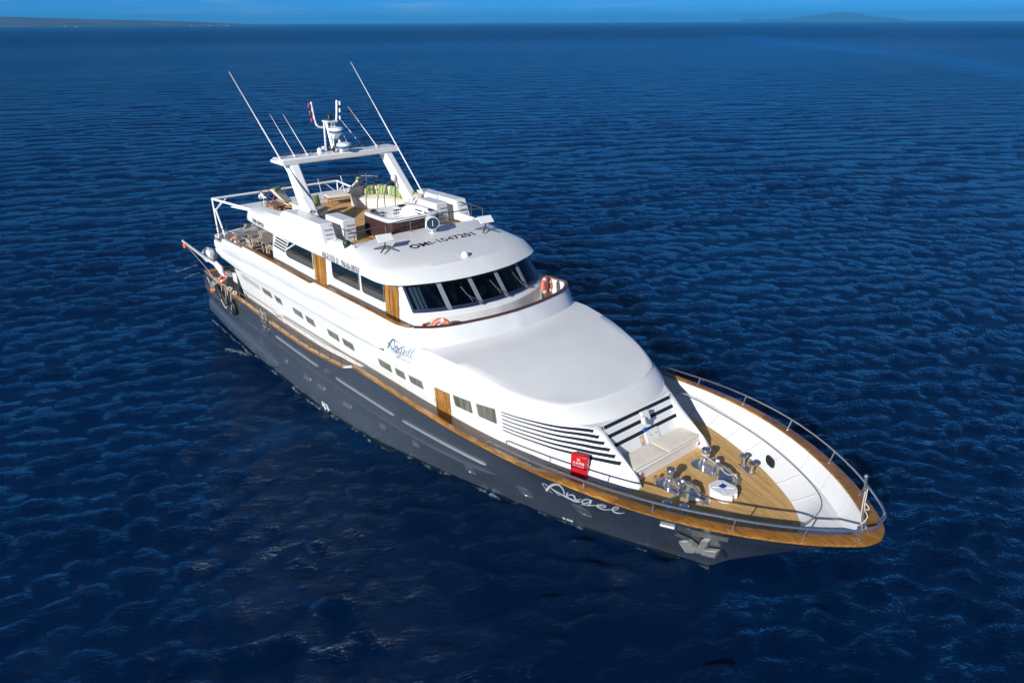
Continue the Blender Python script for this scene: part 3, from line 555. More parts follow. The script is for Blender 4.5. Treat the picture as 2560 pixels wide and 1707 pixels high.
# ------------------------------------------------------------------ bulwark, decks, cap rail
def rail_path(x0, x1, n, inset=0, dz=0):
    # plan path of the cap rail from x0 to the stem (starboard), offset inward along the plan normal
    xs = np.concatenate([np.linspace(x0, min(x1, 33), n), [q for q in (33.6, 34.2, 34.8, 35.3, 35.8, 36.2, 36.5, 36.75, 36.95, 37.1, 37.2, 37.28, 37.33, 37.38) if q <= x1 and q > 33]]) if x1 > 33 else np.linspace(x0, x1, n)
    P = [(x, -RL(x)[0], RL(x)[1]) for x in xs]; out = []
    for i, p in enumerate(P):
        a = P[max(i-1, 0)]; b = P[min(i+1, len(P)-1)]; dx, dy = b[0]-a[0], b[1]-a[1]
        if i == len(P)-1 and x1 > 37: dx, dy = 0, 1
        l = math.hypot(dx, dy) or 1
        q = inset(p[0]) if callable(inset) else inset
        out.append((p[0] - dy/l*q, min(p[1] + dx/l*q, 0), p[2] + dz))
    return out
def caprail(x0, x1, wd, name='cap_rail'):
    n = max(4, int((min(x1, 33) - x0)/.35)); ins = wd
    a = rail_path(x0, x1, n, -.025, 0); ai = rail_path(x0, x1, n, ins, 0)
    sh = lambda q, d: [(p[0], p[1], p[2] + d) for p in q]
    half = [sh(a, -.055), sh(a, -.008), [((p[0]*.85 + q[0]*.15), (p[1]*.85 + q[1]*.15), p[2] + .012) for p, q in zip(a, ai)], sh(ai, .0), sh(ai, -.055)]
    return half
def cap_obj(x0, x1, wd, side=1):
    rows = [[(p[0], p[1]*side, p[2]) for p in r] for r in caprail(x0, x1, wd)]
    if x1 > 37: rows = [r + [(p[0], -p[1], p[2]) for p in reversed(r[:-1])] for r in rows]
    m = MB().grid(rows + [rows[0]])
    if x1 < 37:
        m.poly([r[0] for r in rows]); m.poly([r[-1] for r in rows][::-1])
    return m.build('cap_rail', 'cap', Y, smooth=35)
CW = lambda x: float(np.interp(x, [4, 27.5, 30, 33, 35, 37.3], [.14, .14, .19, .27, .30, .36]))
cap_obj(20.15, 37.38, CW)
for sd in (1, -1): cap_obj(12.85, 19.45, CW, sd); cap_obj(4.42, 12.0, CW, sd)
m = MB()                                                        # cap over the transom
m.box(4.22, 4.52, -3.62, 3.62, 2.75, 2.83); m.build('cap_rail', 'cap', Y, bev=.015)
# painted ramps at the two steps of the rail
xa, xb = 19.45, 20.15; ra, rb = RL(xa), RL(xb)
for sd in (1, -1):
    m = MB(); m.hexa([(xa, (-ra[0]-.015)*sd, ra[1]-.06), (xb, (-rb[0]-.015)*sd, rb[1]-.06), (xb, (-rb[0]+.15)*sd, rb[1]-.06), (xa, (-ra[0]+.15)*sd, ra[1]-.06)], [(xa, (-ra[0]-.015)*sd, ra[1]), (xb, (-rb[0]-.015)*sd, rb[1]), (xb, (-rb[0]+.15)*sd, rb[1]), (xa, (-ra[0]+.15)*sd, ra[1])])
    m.build('rail_ramp', 'white', Y, bev=.01)
# inner bulwark: aft and side decks one face, foredeck two tiers with a shelf
m = MB(); n = 60
top = rail_path(4.5, 29.6, n, .10, -.05); bot = [(p[0], -(hully(p[0], DK(p[0])) - .12), DK(p[0]) - .05) for p in top]
m.grid([top, bot]); m.mirror(); m.box(4.36, 4.42, -3.5, 3.5, 1.6, 2.76); m.build('inner_bulwark', 'white2', Y)
def fore(inset, z, x0=29.3): return [(p[0], p[1], z) for p in rail_path(x0, 37.38, 14, inset, 0)]
UP0 = rail_path(29.3, 37.38, 14, lambda x: CW(x) - .04, -.05)
LINE = catmull([(29.0, -3.32, 2.96), (29.75, -3.36, 2.98), (30.75, -3.16, 3.0), (31.75, -2.96, 3.0), (32.8, -2.66, 3.0), (33.85, -2.2, 3.0), (34.78, -1.68, 3.0), (35.25, -1.3, 3.0), (35.5, -.95, 3.0), (35.62, -.55, 3.0), (35.66, 0, 3.0)], 5)
TEAK = catmull([(29.0, -2.98, 2.6), (30.87, -2.74, 2.6), (32.68, -2.13, 2.6), (33.63, -1.68, 2.6), (34.58, -1.08, 2.6), (35.1, -.6, 2.6), (35.36, -.25, 2.6), (35.42, 0, 2.6)], 6)
N_ = 44
up = resample(UP0, N_); ln = resample(LINE, N_); tk = resample(TEAK, N_)
dn = [(x, -max(0, min(-y, hully(x, 2.96) - .05)), 2.96) if x < 36.5 else (36.5 - .06*abs(y)*0, -max(0, min(-y, hully(36.5, 2.96) - .05)) if -y > .05 else 0, 2.97) for x, y, z in resample(fore(lambda x: CW(x) + .06, 0), N_)]
m = MB(); m.grid([up, [((a[0]*.35 + b[0]*.65), (a[1]*.35 + b[1]*.65), a[2]*.25 + b[2]*.75) for a, b in zip(up, dn)], dn, ln]); m.mirror(); m.build('bulwark_shelf', 'white', Y, smooth=50)
ln2 = [(p[0], p[1], p[2] + .012) for p in ln]
m = MB(); m.grid([ln2, [(p[0]*.82 + q[0]*.18, p[1]*.82 + q[1]*.18, 2.93) for p, q in zip(ln, tk)], [(p[0]*.3 + q[0]*.7, p[1]*.3 + q[1]*.7, 2.70) for p, q in zip(ln, tk)], tk]); m.mirror(); m.build('bulwark_lining', 'white', Y, smooth=60)
m = MB(); m.tube([(p[0], p[1], p[2] + .012) for p in ln], .014, 6); m.mirror(); m.build('shelf_edging', 'rail', Y)
for k in range(5, N_ - 3, 5):                                   # frames of the lining and the upper panels
    for s in (-1, 1):
        a, b, c = Vector(ln2[k]), Vector(tk[k]), Vector((ln[k][0]*.3 + tk[k][0]*.7, ln[k][1]*.3 + tk[k][1]*.7, 2.70))
        m = MB(); m.tube([(p.x, -s*(p.y + .012), p.z + .006) for p in (a*.9 + b*.1, c, b)], .013, 5); m.build('frame_seam', 'inkgrey', Y)
        u, d = Vector(up[k]), Vector(dn[k]); mm = Vector((u.x*.35 + d.x*.65, u.y*.35 + d.y*.65, u.z*.25 + d.z*.75))
        m = MB(); m.tube([(p.x, -s*(p.y - .01), p.z + .004) for p in (u, mm, d)], .014, 5); m.build('frame_seam', 'inkgrey', Y)
# hawse holes through the lining
for s in (-1, 1):
    m = MB(); c = Vector((33.33, -2.12, 2.80)); tn = (Vector((34.3, -1.6, 0)) - Vector((32.4, -2.6, 0))).normalized(); upv = Vector((-.25, -.45, .86)).normalized()
    pts = [c + tn*(.20*math.copysign(abs(math.cos(a))**.7, math.cos(a))) + upv*(.13*math.copysign(abs(math.sin(a))**.7, math.sin(a))) + Vector((-.02, .05, .035)) for a in np.linspace(0, 2*math.pi, 24)[:-1]]
    pts = [(p.x, p.y*-s, p.z) for p in pts]
    m.prism(pts, (0.02, .04*s, -.03)); m.build('hawse_hole', 'black', Y)
# decks
m = MB(); xs = np.linspace(4.3, 29.4, 60)
m.grid([[(x, -(hully(x, DK(x)) - .1), DK(x)) for x in xs], [(x, (hully(x, DK(x)) - .1), DK(x)) for x in xs]]); m.build('side_deck', 'deck0', Y)
m = MB(); m.grid([[(p[0], p[1]-.02, 2.602) for p in tk], [(p[0], 0, 2.602) for p in tk]]); m.mirror(); m.build('foredeck', 'deck', Y)
m = MB(); inn = [(p[0] - .10, min(p[1] + .15, 0), 2.606) for p in tk]; m.grid([[(p[0], p[1], 2.606) for p in tk], inn]); m.mirror()
m.hexa([(31.30, -1.5, 2.58), (31.44, -1.5, 2.58), (31.44, 1.5, 2.58), (31.30, 1.5, 2.58)], [(31.30, -1.5, 2.607), (31.44, -1.5, 2.607), (31.44, 1.5, 2.607), (31.30, 1.5, 2.607)])
m.build('margin_board', 'margin', Y)

# ------------------------------------------------------------------ main deck house
def onwall(x, z, off=0.): return (x, -(wally(x, z) + off), z)
XW = [8.3] + list(np.linspace(9, 27, 31)) + list(np.linspace(27.4, 29.9, 9)) + [30.15, 30.45, 30.8, 31.05, 31.25, 31.35, 31.45, 31.53, 31.6]
mb = MB()
mb.grid([[(x, -wally(x, DK(x) + (WZ(x)-DK(x))*t) , DK(x) - .02*(1-t) + (WZ(x)-DK(x))*t) for x in XW] for t in (0, .06, .2, .4, .6, .8, .94, 1)])
xe = [x for x in XW if x >= 29.9]
mb.grid([[(x, -WT(x), WZ(x)) for x in xe], [(x, -WT(x)*.45 - 1.52*.55, WZ(x) + .03) for x in xe], [(x, -1.5, WZ(x)) for x in xe], [(x, -1.5, 2.58) for x in xe]])
mb.poly([(31.6, -1.78, 2.58), (31.6, -1.62, 2.66), (31.6, -1.5, 2.58)])
mb.mirror()
mb.grid([[(8.3, y, 1.7) for y in (-3.03, 3.03)], [(8.3, y, 3.9) for y in (-3.5, 3.5)]])
HOUSE = mb.build('main_house', 'white', Y, smooth=40)
m = MB(); xs = list(np.linspace(27.6, 29.98, 16)); m.grid([[(x, -(WT(x) - .02), 3.865) for x in xs], [(x, (WT(x) - .02), 3.865) for x in xs]]); m.grid([[(x, -(WT(x) - .02), 3.84) for x in xs], [(x, (WT(x) - .02), 3.84) for x in xs]]); m.build('visor_soffit', 'white2', HOUSE)
# the seat recess in its front
m = MB(); m.grid([[(30.62, y, 2.9) for y in (-1.5, 0, 1.5)], [(30.42, y, 3.3) for y in (-1.5, 0, 1.5)], [(30.02, y, 3.95) for y in (-1.5, 0, 1.5)]]); m.build('recess_wall', 'white', HOUSE)
m = MB(); m.box(30.55, 31.29, -1.5, 1.5, 2.59, 2.97); BEN = m.build('bench_base', 'white', HOUSE, bev=.02)
m = MB(); m.box(31.292, 31.296, -1.48, 1.48, 2.90, 2.905); m.build('base_groove', 'mull', BEN)
def slotlines():
    for k in range(6):
        z0 = 3.80 - .125*k if k < 5 else None
    starts = [3.83, 3.72, 3.58, 3.44, 3.31, 3.19]; ends = [(29.96, 3.82), (30.15, 3.70), (30.34, 3.57), (30.54, 3.44), (30.74, 3.31), (30.95, 3.18)]
    for i, (zs, (xe_, ze)) in enumerate(zip(starts, ends)):
        for s in (-1, 1):
            mb = MB(); rows = []
            for j in range(29):
                t = j/28; x = 27.36 + (xe_ - 27.36)*t
                z = zs + (ze - zs)*t - .05*math.sin(math.pi*t); h = .018 + .030*t**1.5
                a, b = onwall(x, min(z + h, WZ(x) - .012), .012), onwall(x, z - h, .012)
                rows.append([(a[0], a[1]*-s, a[2]), (b[0], b[1]*-s, b[2])])
            mb.grid(rows).build('louvre_slot', 'slot', HOUSE)
slotlines()
for z0 in (3.86, 3.62, 3.36):                                  # slots across the recess wall
    x = np.interp(z0, [3.3, 3.95], [30.42, 30.02]); m = MB(); m.hexa([(x+.01, -1.47, z0-.045), (x+.03, -1.47, z0-.045), (x+.03, 1.47, z0-.045), (x+.01, 1.47, z0-.045)], [(x-.045, -1.47, z0+.045), (x-.025, -1.47, z0+.045), (x-.025, 1.47, z0+.045), (x-.045, 1.47, z0+.045)]); m.build('louvre_slot', 'slot', HOUSE)
for (zt, zb) in ((3.74, 3.70), (3.60, 3.56)):                  # two slots at the after end of the house
    for s in (-1, 1):
        mb = MB(); mb.grid([[(x, -s*onwall(x, z - .10*(x-9.3)/1.6, .012)[1], z - .10*(x-9.3)/1.6) for x in np.linspace(9.0, 10.9, 6)] for z in (zt, zb)]); mb.build('louvre_slot', 'slot', HOUSE)
def quadwin(name, x0, x1, zt0, zt1, zb0, zb1, surf, off, mt, parent, frame=None, rcut=.07, rim=.012):
    # window with its lower corners rounded; top edge zt0..zt1, bottom edge zb0..zb1
    for s in (1, -1):
        zt = lambda x: zt0 + (zt1-zt0)*(x-x0)/(x1-x0); zb = lambda x: zb0 + (zb1-zb0)*(x-x0)/(x1-x0)
        pts = [(x0, zt(x0)), (x0, zb(x0) + rcut), (x0 + rcut*.3, zb(x0) + rcut*.3), (x0 + rcut, zb(x0)), (x1 - rcut*.4, zb(x1)), (x1, zb(x1) + rcut*.4), (x1, zt(x1))]
        P = [Vector(surf(x, z, off)) for x, z in pts]; P = [Vector((p.x, p.y*s, p.z)) for p in P]
        m = MB(); m.tube([tuple(p) for p in P], rim, 6, closed=True); f = m.build(name, frame or 'mull', parent)
        Q = [Vector(surf(x, z, off + .008)) for x, z in pts]; m = MB(); m.poly([(p.x, p.y*s, p.z) for p in Q]); m.build('pane', mt, f)
for x0, x1, zt0, zt1, zb0, zb1 in ((11.25, 12.12, 3.69, 3.67, 3.42, 3.37), (12.5, 13.09, 3.64, 3.62, 3.35, 3.33), (14.22, 15.0, 3.57, 3.55, 3.30, 3.25), (15.36, 16.05, 3.53, 3.51, 3.24, 3.20), (17.2, 18.03, 3.5, 3.49, 3.22, 3.19), (18.38, 19.17, 3.48, 3.48, 3.19, 3.18),
                                   (20.98, 21.75, 3.51, 3.51, 3.22, 3.21), (22.06, 22.6, 3.52, 3.53, 3.24, 3.24), (22.9, 23.63, 3.54, 3.56, 3.25, 3.25), (25.28, 26.09, 3.67, 3.73, 3.27, 3.29), (26.36, 27.13, 3.76, 3.84, 3.31, 3.32)):
    quadwin('cabin_window', x0, x1, zt0, zt1, zb0, zb1, onwall, .012, 'pane', HOUSE)
for s in (1, -1):                                              # teak door on each side deck
    m = MB(); rows = []
    for j in range(9):
        z = DK(24.6) + .03 + (3.62 - DK(24.6) - .03)*j/8; a = onwall(24.05 + .3*j/8, z, .03); b = onwall(24.80 + .3*j/8, z + .03, .03); rows.append([(a[0], a[1]*s, a[2]), (b[0], b[1]*s, b[2])])
    D = m.grid(rows).build('door', 'door', HOUSE)
    p = onwall(24.26, 3.1, .06); m = MB(); m.obox((p[0]+.03, p[1]*s, p[2]), (.12, .05, .03)); m.build('handle', 'chrome', D, bev=.008)
    # moulding between door and shadow line, and a handrail along the house side
    m = MB(); pts = [onwall(x, 2.78 + .0*x, .09) for x in np.linspace(12.9, 20.2, 30)]; m.tube([(p[0], p[1]*s, p[2]) for p in pts], .018, 6); m.build('grab_rail', 'chrome', HOUSE)
# round outlets and lights low on the house side
for x in (28.75, 29.0): m = MB(); m.lathe([(.001, .02), (.06, .018), (.075, 0)], onwall(x, 3.02, .003), (0.25, -1, .0), 14); m.build('vent_disc', 'offwhite', HOUSE)

# ------------------------------------------------------------------ coachroof ahead of the wheelhouse
C1 = [(21.6, 3.5, 4.04), (24.5, 3.43, 4.13), (26, 3.28, 4.2), (27.45, 2.99, 4.25), (28.65, 2.32, 4.25), (29.08, 1.6, 4.25), (29.27, .85, 4.23), (29.33, 0, 4.22)]
C2 = [(21.6, 3.5, 4.0), (24.5, 3.46, 4.09), (26, 3.31, 4.14), (27.5, 3.06, 4.02), (28.75, 2.62, 3.92), (29.5, 1.9, 3.87), (29.92, .95, 3.85), (30.03, 0, 3.84)]
RG = [(22.4, 3.5, 4.72), (24.2, 3.42, 4.86), (25.0, 3.33, 4.84), (26.2, 3.12, 4.74), (27.4, 2.80, 4.53), (28.2, 2.38, 4.405), (28.72, 1.86, 4.34), (29.03, 1.25, 4.30), (29.18, .65, 4.28), (29.24, 0, 4.275)]
n_ = 49
c1, c2, rg = [resample(catmull(q, 8), n_) for q in (C1, C2, RG)]
fullc = lambda q: [(x, -y, z) for x, y, z in q] + [(x, y, z) for x, y, z in reversed(q[:-1])]
mid = lambda a, b, t, up: [(p[0] + (q[0]-p[0])*t, p[1] + (q[1]-p[1])*t, p[2] + (q[2]-p[2])*t + up) for p, q in zip(a, b)]
def shd(t, up):      # shoulder between the fold and the top: rises before it leans in
    tz = math.sin(t*math.pi/2)**.8; tp = 1 - math.cos(t*math.pi/2); return [(p[0] + (q[0]-p[0])*tp, p[1] + (q[1]-p[1])*tp, p[2] + (q[2]-p[2])*tz + .016*(t < .1)) for p, q in zip(c1, rg)]
c2b = [(x - .06*max(0, (z_ := min(1, (4.14 - z)/.3))), y*(1 - .02*z_), z - .05*z_) for x, y, z in c2]
c2in = [(x - .12 if x > 27 else x, y*.97, z + .03) for x, y, z in c2b]
spine = lambda x: float(np.interp(x, [22, 24.7, 26, 27, 28, 28.7, 29.24], [4.98, 4.95, 4.86, 4.715, 4.51, 4.37, 4.275]))
mb = MB()
c2under = [(min(x, 29.0), y*.2, 3.95) for x, y, z in c2in]
mb.grid([fullc(q) for q in (c2under, c2in, c2b, c2, mid(c2, c1, .35, .03), mid(c2, c1, .7, .025), mid(c2, c1, .97, .0), c1, shd(.04, .0), shd(.3, .0), shd(.6, .0), shd(.85, .0), rg)])
rows = []
for k in range(0, 11):
    f = 1 - k/10; rows.append([(p[0] if p[0] < 28.2 else p[0], p[1]*f, (p[2] + (spine(p[0]) - p[2])*(1 - f*f)) if k else p[2]) for p in rg])
o = len(mb.v); nr = len(rows)
for sgn in (-1, 1):
    o = len(mb.v)
    for r in rows: mb.v += [(x, sgn*y, z) for x, y, z in r]
    for i in range(nr-1):
        for j in range(n_-1):
            q = [o + i*n_ + j, o + i*n_ + j + 1, o + (i+1)*n_ + j + 1, o + (i+1)*n_ + j]
            cx = sum(mb.v[k][0] for k in q)/4; cy = abs(sum(mb.v[k][1] for k in q)/4)
            if cx < float(np.interp(cy, [0, 1.2, 2.75, 3.4], [24.5, 24.4, 23.95, 23.2])): continue
            mb.f.append(tuple(q))
mb.build('coachroof', 'white', HOUSE, smooth=42)

# ------------------------------------------------------------------ upper deck bulwark
side = [(6.15, 3.45, 4.18, 4.84), (6.9, 3.5, 4.08, 4.86), (7.2, 3.5, 4.05, 4.9), (7.38, 3.5, 4.03, 5.12), (8.5, 3.5, 3.93, 5.14), (9.4, 3.5, 3.88, 5.15), (9.72, 3.5, 3.88, 5.16), (9.9, 3.5, 3.88, 5.29), (11, 3.5, 3.9, 5.29), (13, 3.5, 3.92, 5.27), (16.2, 3.5, 3.93, 5.2), (16.38, 3.5, 3.93, 5.2), (16.85, 3.5, 3.93, 5.33), (18, 3.5, 3.94, 5.34), (20, 3.5, 3.97, 5.35)]
BF = catmull([(21.2, 3.5, 4.02), (22.3, 3.54, 4.3), (23.0, 3.60, 4.68), (23.65, 3.56, 4.84), (24.28, 2.9, 4.88), (24.70, 1.5, 4.88), (24.86, 0, 4.88)], 6)
KF = catmull([(21.2, 3.56, 5.355), (22.3, 3.6, 5.37), (22.9, 3.6, 5.40), (23.5, 3.45, 5.45), (24.1, 2.7, 5.47), (24.45, 1.2, 5.47), (24.55, 0, 5.47)], 6)
B = [(x, y, zb) for x, y, zb, zt in side] + BF; K = [(x, y + .05, zt) for x, y, zb, zt in side] + KF
rows = []
for f, off in ((0, 0), (.03, .03), (.10, .05), (.30, .055), (.325, .03), (.50, .03), (.525, .05), (.80, .035), (1, 0)):
    r = []
    for b, k in zip(B, K):
        e = min(max((20.8 - b[0])/.5, 0), 1); r.append((b[0] + (k[0]-b[0])*f, -(b[1] + (k[1]-b[1])*f + off*e), b[2] + (k[2]-b[2])*f))
    rows.append(r)
def inset(P, d):
    out = []
    for i, p in enumerate(P):
        a, b = P[max(i-1, 0)], P[min(i+1, len(P)-1)]; dx, dy = b[0]-a[0], b[1]-a[1]
        if i == len(P)-1: dx, dy = 0, -1
        l = math.hypot(dx, dy) or 1; out.append((p[0] + dy/l*d, max(p[1] - dx/l*d, 0), p[2]))
    return out
KI = inset(K, .11); FL = [(x, y, 4.22) for x, y, z in inset(K, .16)]
rows += [[(x, -y, z) for x, y, z in KI], [(x, -y, z) for x, y, z in FL]]
mb = MB().grid(rows); mb.mirror()
BUL = mb.build('upper_bulwark', 'white', Y, smooth=40)
aft = [(6.15, -3.45), (5.95, -2.8), (5.75, -2.0), (5.6, -1.0), (5.55, 0)]; aft = aft + [(x, -y) for x, y in reversed(aft[:-1])]
mb = MB(); mb.grid([[(x, y, z) for x, y in aft] for z in (4.14, 4.5, 4.86)] + [[(x + d, y*.97, z) for x, y in aft] for d, z in ((-.30, 4.93), (-.36, 4.98), (.25, 5.0), (.28, 4.22))]); mb.build('stern_coaming', 'white', Y, smooth=50)
mb = MB(); half = [(x, -y, 4.22) for x, y, z in FL]; half = [(5.7, -1.2, 4.22), (5.9, -2.6, 4.22)] + half
mb.grid([half, [(x, 0, z) for x, y, z in half]]); mb.mirror(); mb.build('upper_deck', 'deck0', Y)
mb = MB(); under = [(x, -y, zb + .02) for x, y, zb, zt in side if x < 10]; mb.grid([[(5.8, -2.6, 4.2)] + under, [(5.6, 0, 4.2)] + [(p[0], 0, p[2]) for p in under]]); mb.mirror(); mb.build('deck_soffit', 'white2', Y)
def woodcap(P, name='upper_cap_rail'):
    o, i = inset(P, -.02), inset(P, .115); sh = lambda q, d: [(x, -y, z + d) for x, y, z in q]
    return [sh(o, 0), sh(o, .035), sh(i, .04), sh(i, 0)]
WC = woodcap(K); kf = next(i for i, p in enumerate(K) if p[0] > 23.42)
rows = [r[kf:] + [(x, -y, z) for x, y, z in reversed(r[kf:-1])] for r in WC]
mb = MB().grid(rows + [rows[0]]); mb.build('upper_cap_rail', 'capdark', BUL, smooth=35)  # front run of the rail, darker brown than the sides
for s in (-1, 1):
    for lo, hi in ((9.85, 16.39), (16.8, 23.5)):
        ks = [i for i, p in enumerate(K) if lo < p[0] < hi and i <= kf]; rows = [[(r[i][0], r[i][1]*-s, r[i][2]) for i in ks] for r in WC]
        mb = MB().grid(rows + [rows[0]]); mb.build('upper_cap_rail', 'cap', BUL, smooth=35)
# emblem and lettering painted on the bulwark side
def onbul(x, z, off=0.): return (x, -(3.5 + .05*(z - 4.0)/1.35 + .03 + off + .01*max(0, x-21.2)), z)
EMBLEM = [[(21.922,4.225,21.908,4.224),(21.95,4.259,21.927,4.257),(21.977,4.292,21.946,4.29),(22.006,4.326,21.966,4.324),(22.037,4.363,21.991,4.362),(22.074,4.406,22.023,4.405),(22.113,4.453,22.058,4.452),(22.154,4.499,22.096,4.501),(22.194,4.543,22.135,4.546),(22.235,4.584,22.175,4.59),(22.277,4.625,22.217,4.633),(22.316,4.661,22.257,4.673),(22.349,4.69,22.295,4.706),(22.374,4.71,22.328,4.731),(22.391,4.723,22.36,4.752),(22.4,4.729,22.393,4.768),(22.405,4.732,22.427,4.776),(22.415,4.735,22.453,4.775),(22.428,4.734,22.472,4.766),(22.442,4.729,22.483,4.751),(22.451,4.715,22.487,4.73),(22.455,4.693,22.486,4.704),(22.453,4.663,22.48,4.671),(22.446,4.627,22.47,4.633),(22.436,4.589,22.456,4.593),(22.421,4.546,22.438,4.55),(22.4,4.498,22.415,4.501),(22.377,4.449,22.391,4.452),(22.355,4.4,22.367,4.402)],[(21.968,4.484,22.01,4.522),(21.996,4.481,22.032,4.514),(22.024,4.48,22.053,4.506),(22.052,4.477,22.076,4.497),(22.082,4.469,22.104,4.485),(22.115,4.453,22.135,4.468),(22.15,4.433,22.17,4.447),(22.186,4.41,22.207,4.425),(22.224,4.389,22.246,4.405),(22.264,4.368,22.288,4.386),(22.306,4.347,22.333,4.368),(22.348,4.328,22.378,4.352),(22.386,4.313,22.418,4.34),(22.419,4.302,22.453,4.332),(22.449,4.294,22.484,4.328),(22.479,4.289,22.513,4.327),(22.51,4.288,22.539,4.327),(22.543,4.292,22.564,4.328),(22.576,4.3,22.589,4.331),(22.605,4.308,22.616,4.336),(22.634,4.316,22.644,4.34)],[(22.154,4.407,22.167,4.413),(22.167,4.372,22.183,4.38),(22.179,4.337,22.199,4.347),(22.193,4.304,22.215,4.315),(22.209,4.275,22.232,4.287),(22.228,4.252,22.249,4.264),(22.25,4.233,22.267,4.244),(22.273,4.217,22.286,4.225),(22.294,4.2,22.304,4.206)],[(22.314,4.265,22.325,4.273),(22.336,4.253,22.351,4.263),(22.358,4.239,22.376,4.253),(22.38,4.227,22.4,4.243),(22.406,4.218,22.425,4.235),(22.434,4.214,22.45,4.23),(22.463,4.212,22.476,4.227),(22.493,4.213,22.503,4.224),(22.522,4.212,22.53,4.221)],[(22.525,4.575,22.548,4.577),(22.496,4.529,22.52,4.532),(22.468,4.483,22.491,4.486),(22.439,4.437,22.463,4.44),(22.411,4.391,22.434,4.393)],[(22.444,4.426,22.434,4.428),(22.481,4.457,22.469,4.46),(22.519,4.49,22.505,4.493),(22.554,4.519,22.539,4.524),(22.584,4.542,22.571,4.549),(22.611,4.559,22.6,4.569),(22.634,4.572,22.63,4.585),(22.645,4.576,22.658,4.594),(22.646,4.575,22.674,4.585),(22.638,4.555,22.666,4.559),(22.616,4.518,22.646,4.522),(22.591,4.478,22.624,4.482),(22.573,4.444,22.608,4.451),(22.564,4.419,22.599,4.428),(22.559,4.398,22.593,4.408),(22.559,4.38,22.592,4.395),(22.57,4.369,22.595,4.388),(22.596,4.369,22.605,4.388),(22.626,4.378,22.628,4.393),(22.656,4.39,22.657,4.402),(22.684,4.399,22.685,4.41)],[(22.953,4.61,22.948,4.594),(22.925,4.603,22.92,4.587),(22.896,4.596,22.892,4.581),(22.864,4.586,22.867,4.573),(22.831,4.569,22.843,4.561),(22.798,4.543,22.816,4.538),(22.764,4.511,22.787,4.508),(22.733,4.477,22.76,4.477),(22.711,4.446,22.741,4.45),(22.698,4.418,22.73,4.425),(22.691,4.39,22.723,4.4),(22.693,4.367,22.723,4.381),(22.706,4.355,22.727,4.374),(22.736,4.359,22.739,4.375),(22.771,4.374,22.766,4.385),(22.808,4.396,22.797,4.403),(22.842,4.424,22.826,4.426),(22.874,4.465,22.855,4.464),(22.908,4.517,22.885,4.515),(22.935,4.563,22.91,4.56),(22.947,4.581,22.926,4.585),(22.918,4.569,22.949,4.575),(22.904,4.537,22.935,4.542),(22.882,4.494,22.914,4.499),(22.857,4.451,22.89,4.455),(22.829,4.406,22.862,4.409),(22.797,4.356,22.828,4.358),(22.762,4.306,22.792,4.307),(22.728,4.263,22.756,4.262),(22.694,4.228,22.72,4.223),(22.659,4.197,22.683,4.189),(22.626,4.172,22.646,4.16),(22.599,4.153,22.611,4.137),(22.576,4.143,22.576,4.12),(22.556,4.138,22.542,4.11),(22.541,4.137,22.514,4.108),(22.535,4.139,22.496,4.115),(22.534,4.144,22.494,4.131),(22.537,4.158,22.503,4.152),(22.549,4.176,22.522,4.178),(22.571,4.198,22.553,4.206),(22.61,4.226,22.598,4.236),(22.663,4.259,22.654,4.269),(22.722,4.294,22.714,4.303),(22.778,4.328,22.771,4.336),(22.831,4.361,22.823,4.368),(22.883,4.393,22.876,4.4),(22.935,4.425,22.928,4.432),(22.986,4.457,22.981,4.463)],[(22.983,4.427,22.977,4.433),(23.024,4.451,23.018,4.458),(23.067,4.476,23.06,4.483),(23.107,4.5,23.099,4.507),(23.14,4.522,23.13,4.528),(23.168,4.543,23.155,4.548),(23.192,4.564,23.175,4.567),(23.209,4.582,23.187,4.581),(23.215,4.598,23.189,4.584),(23.198,4.603,23.184,4.584),(23.172,4.599,23.166,4.582),(23.142,4.589,23.142,4.575),(23.111,4.574,23.121,4.565),(23.081,4.553,23.098,4.547),(23.05,4.526,23.071,4.522),(23.02,4.497,23.047,4.495),(22.998,4.469,23.029,4.472),(22.984,4.443,23.019,4.45),(22.977,4.417,23.013,4.428),(22.976,4.394,23.012,4.409),(22.983,4.376,23.016,4.395),(22.997,4.364,23.027,4.385),(23.019,4.356,23.043,4.378),(23.047,4.354,23.063,4.376),(23.081,4.361,23.084,4.379),(23.117,4.378,23.11,4.39),(23.154,4.401,23.145,4.41),(23.19,4.427,23.183,4.433),(23.226,4.451,23.221,4.456)],[(23.228,4.452,23.218,4.455),(23.268,4.486,23.257,4.49),(23.309,4.519,23.296,4.524),(23.349,4.554,23.334,4.558),(23.389,4.591,23.371,4.594),(23.43,4.633,23.411,4.635),(23.472,4.679,23.452,4.681),(23.51,4.722,23.488,4.723),(23.537,4.755,23.514,4.755),(23.552,4.777,23.528,4.775),(23.559,4.793,23.533,4.786),(23.555,4.804,23.534,4.787),(23.534,4.801,23.539,4.787),(23.514,4.789,23.526,4.78),(23.489,4.77,23.504,4.764),(23.459,4.744,23.477,4.741),(23.429,4.713,23.449,4.712),(23.396,4.671,23.419,4.672),(23.359,4.621,23.385,4.622),(23.324,4.569,23.354,4.572),(23.298,4.525,23.33,4.53),(23.282,4.489,23.316,4.496),(23.272,4.457,23.307,4.468),(23.269,4.431,23.305,4.445),(23.274,4.41,23.308,4.427),(23.286,4.393,23.318,4.413),(23.307,4.381,23.333,4.402),(23.336,4.377,23.351,4.399),(23.374,4.387,23.369,4.403),(23.414,4.414,23.4,4.421),(23.454,4.45,23.441,4.455),(23.496,4.491,23.486,4.493),(23.537,4.528,23.53,4.53)]]
strokes(EMBLEM, onbul, .015, 'emblem_script', 'inkblue', BUL)
text('emblem_upper_line', 'GALAPAGOS', 'inkgrey', BUL, onbul(22.52, 4.72, .02), (.9, 0, .04), (.25, 0, 1), .06, .62)
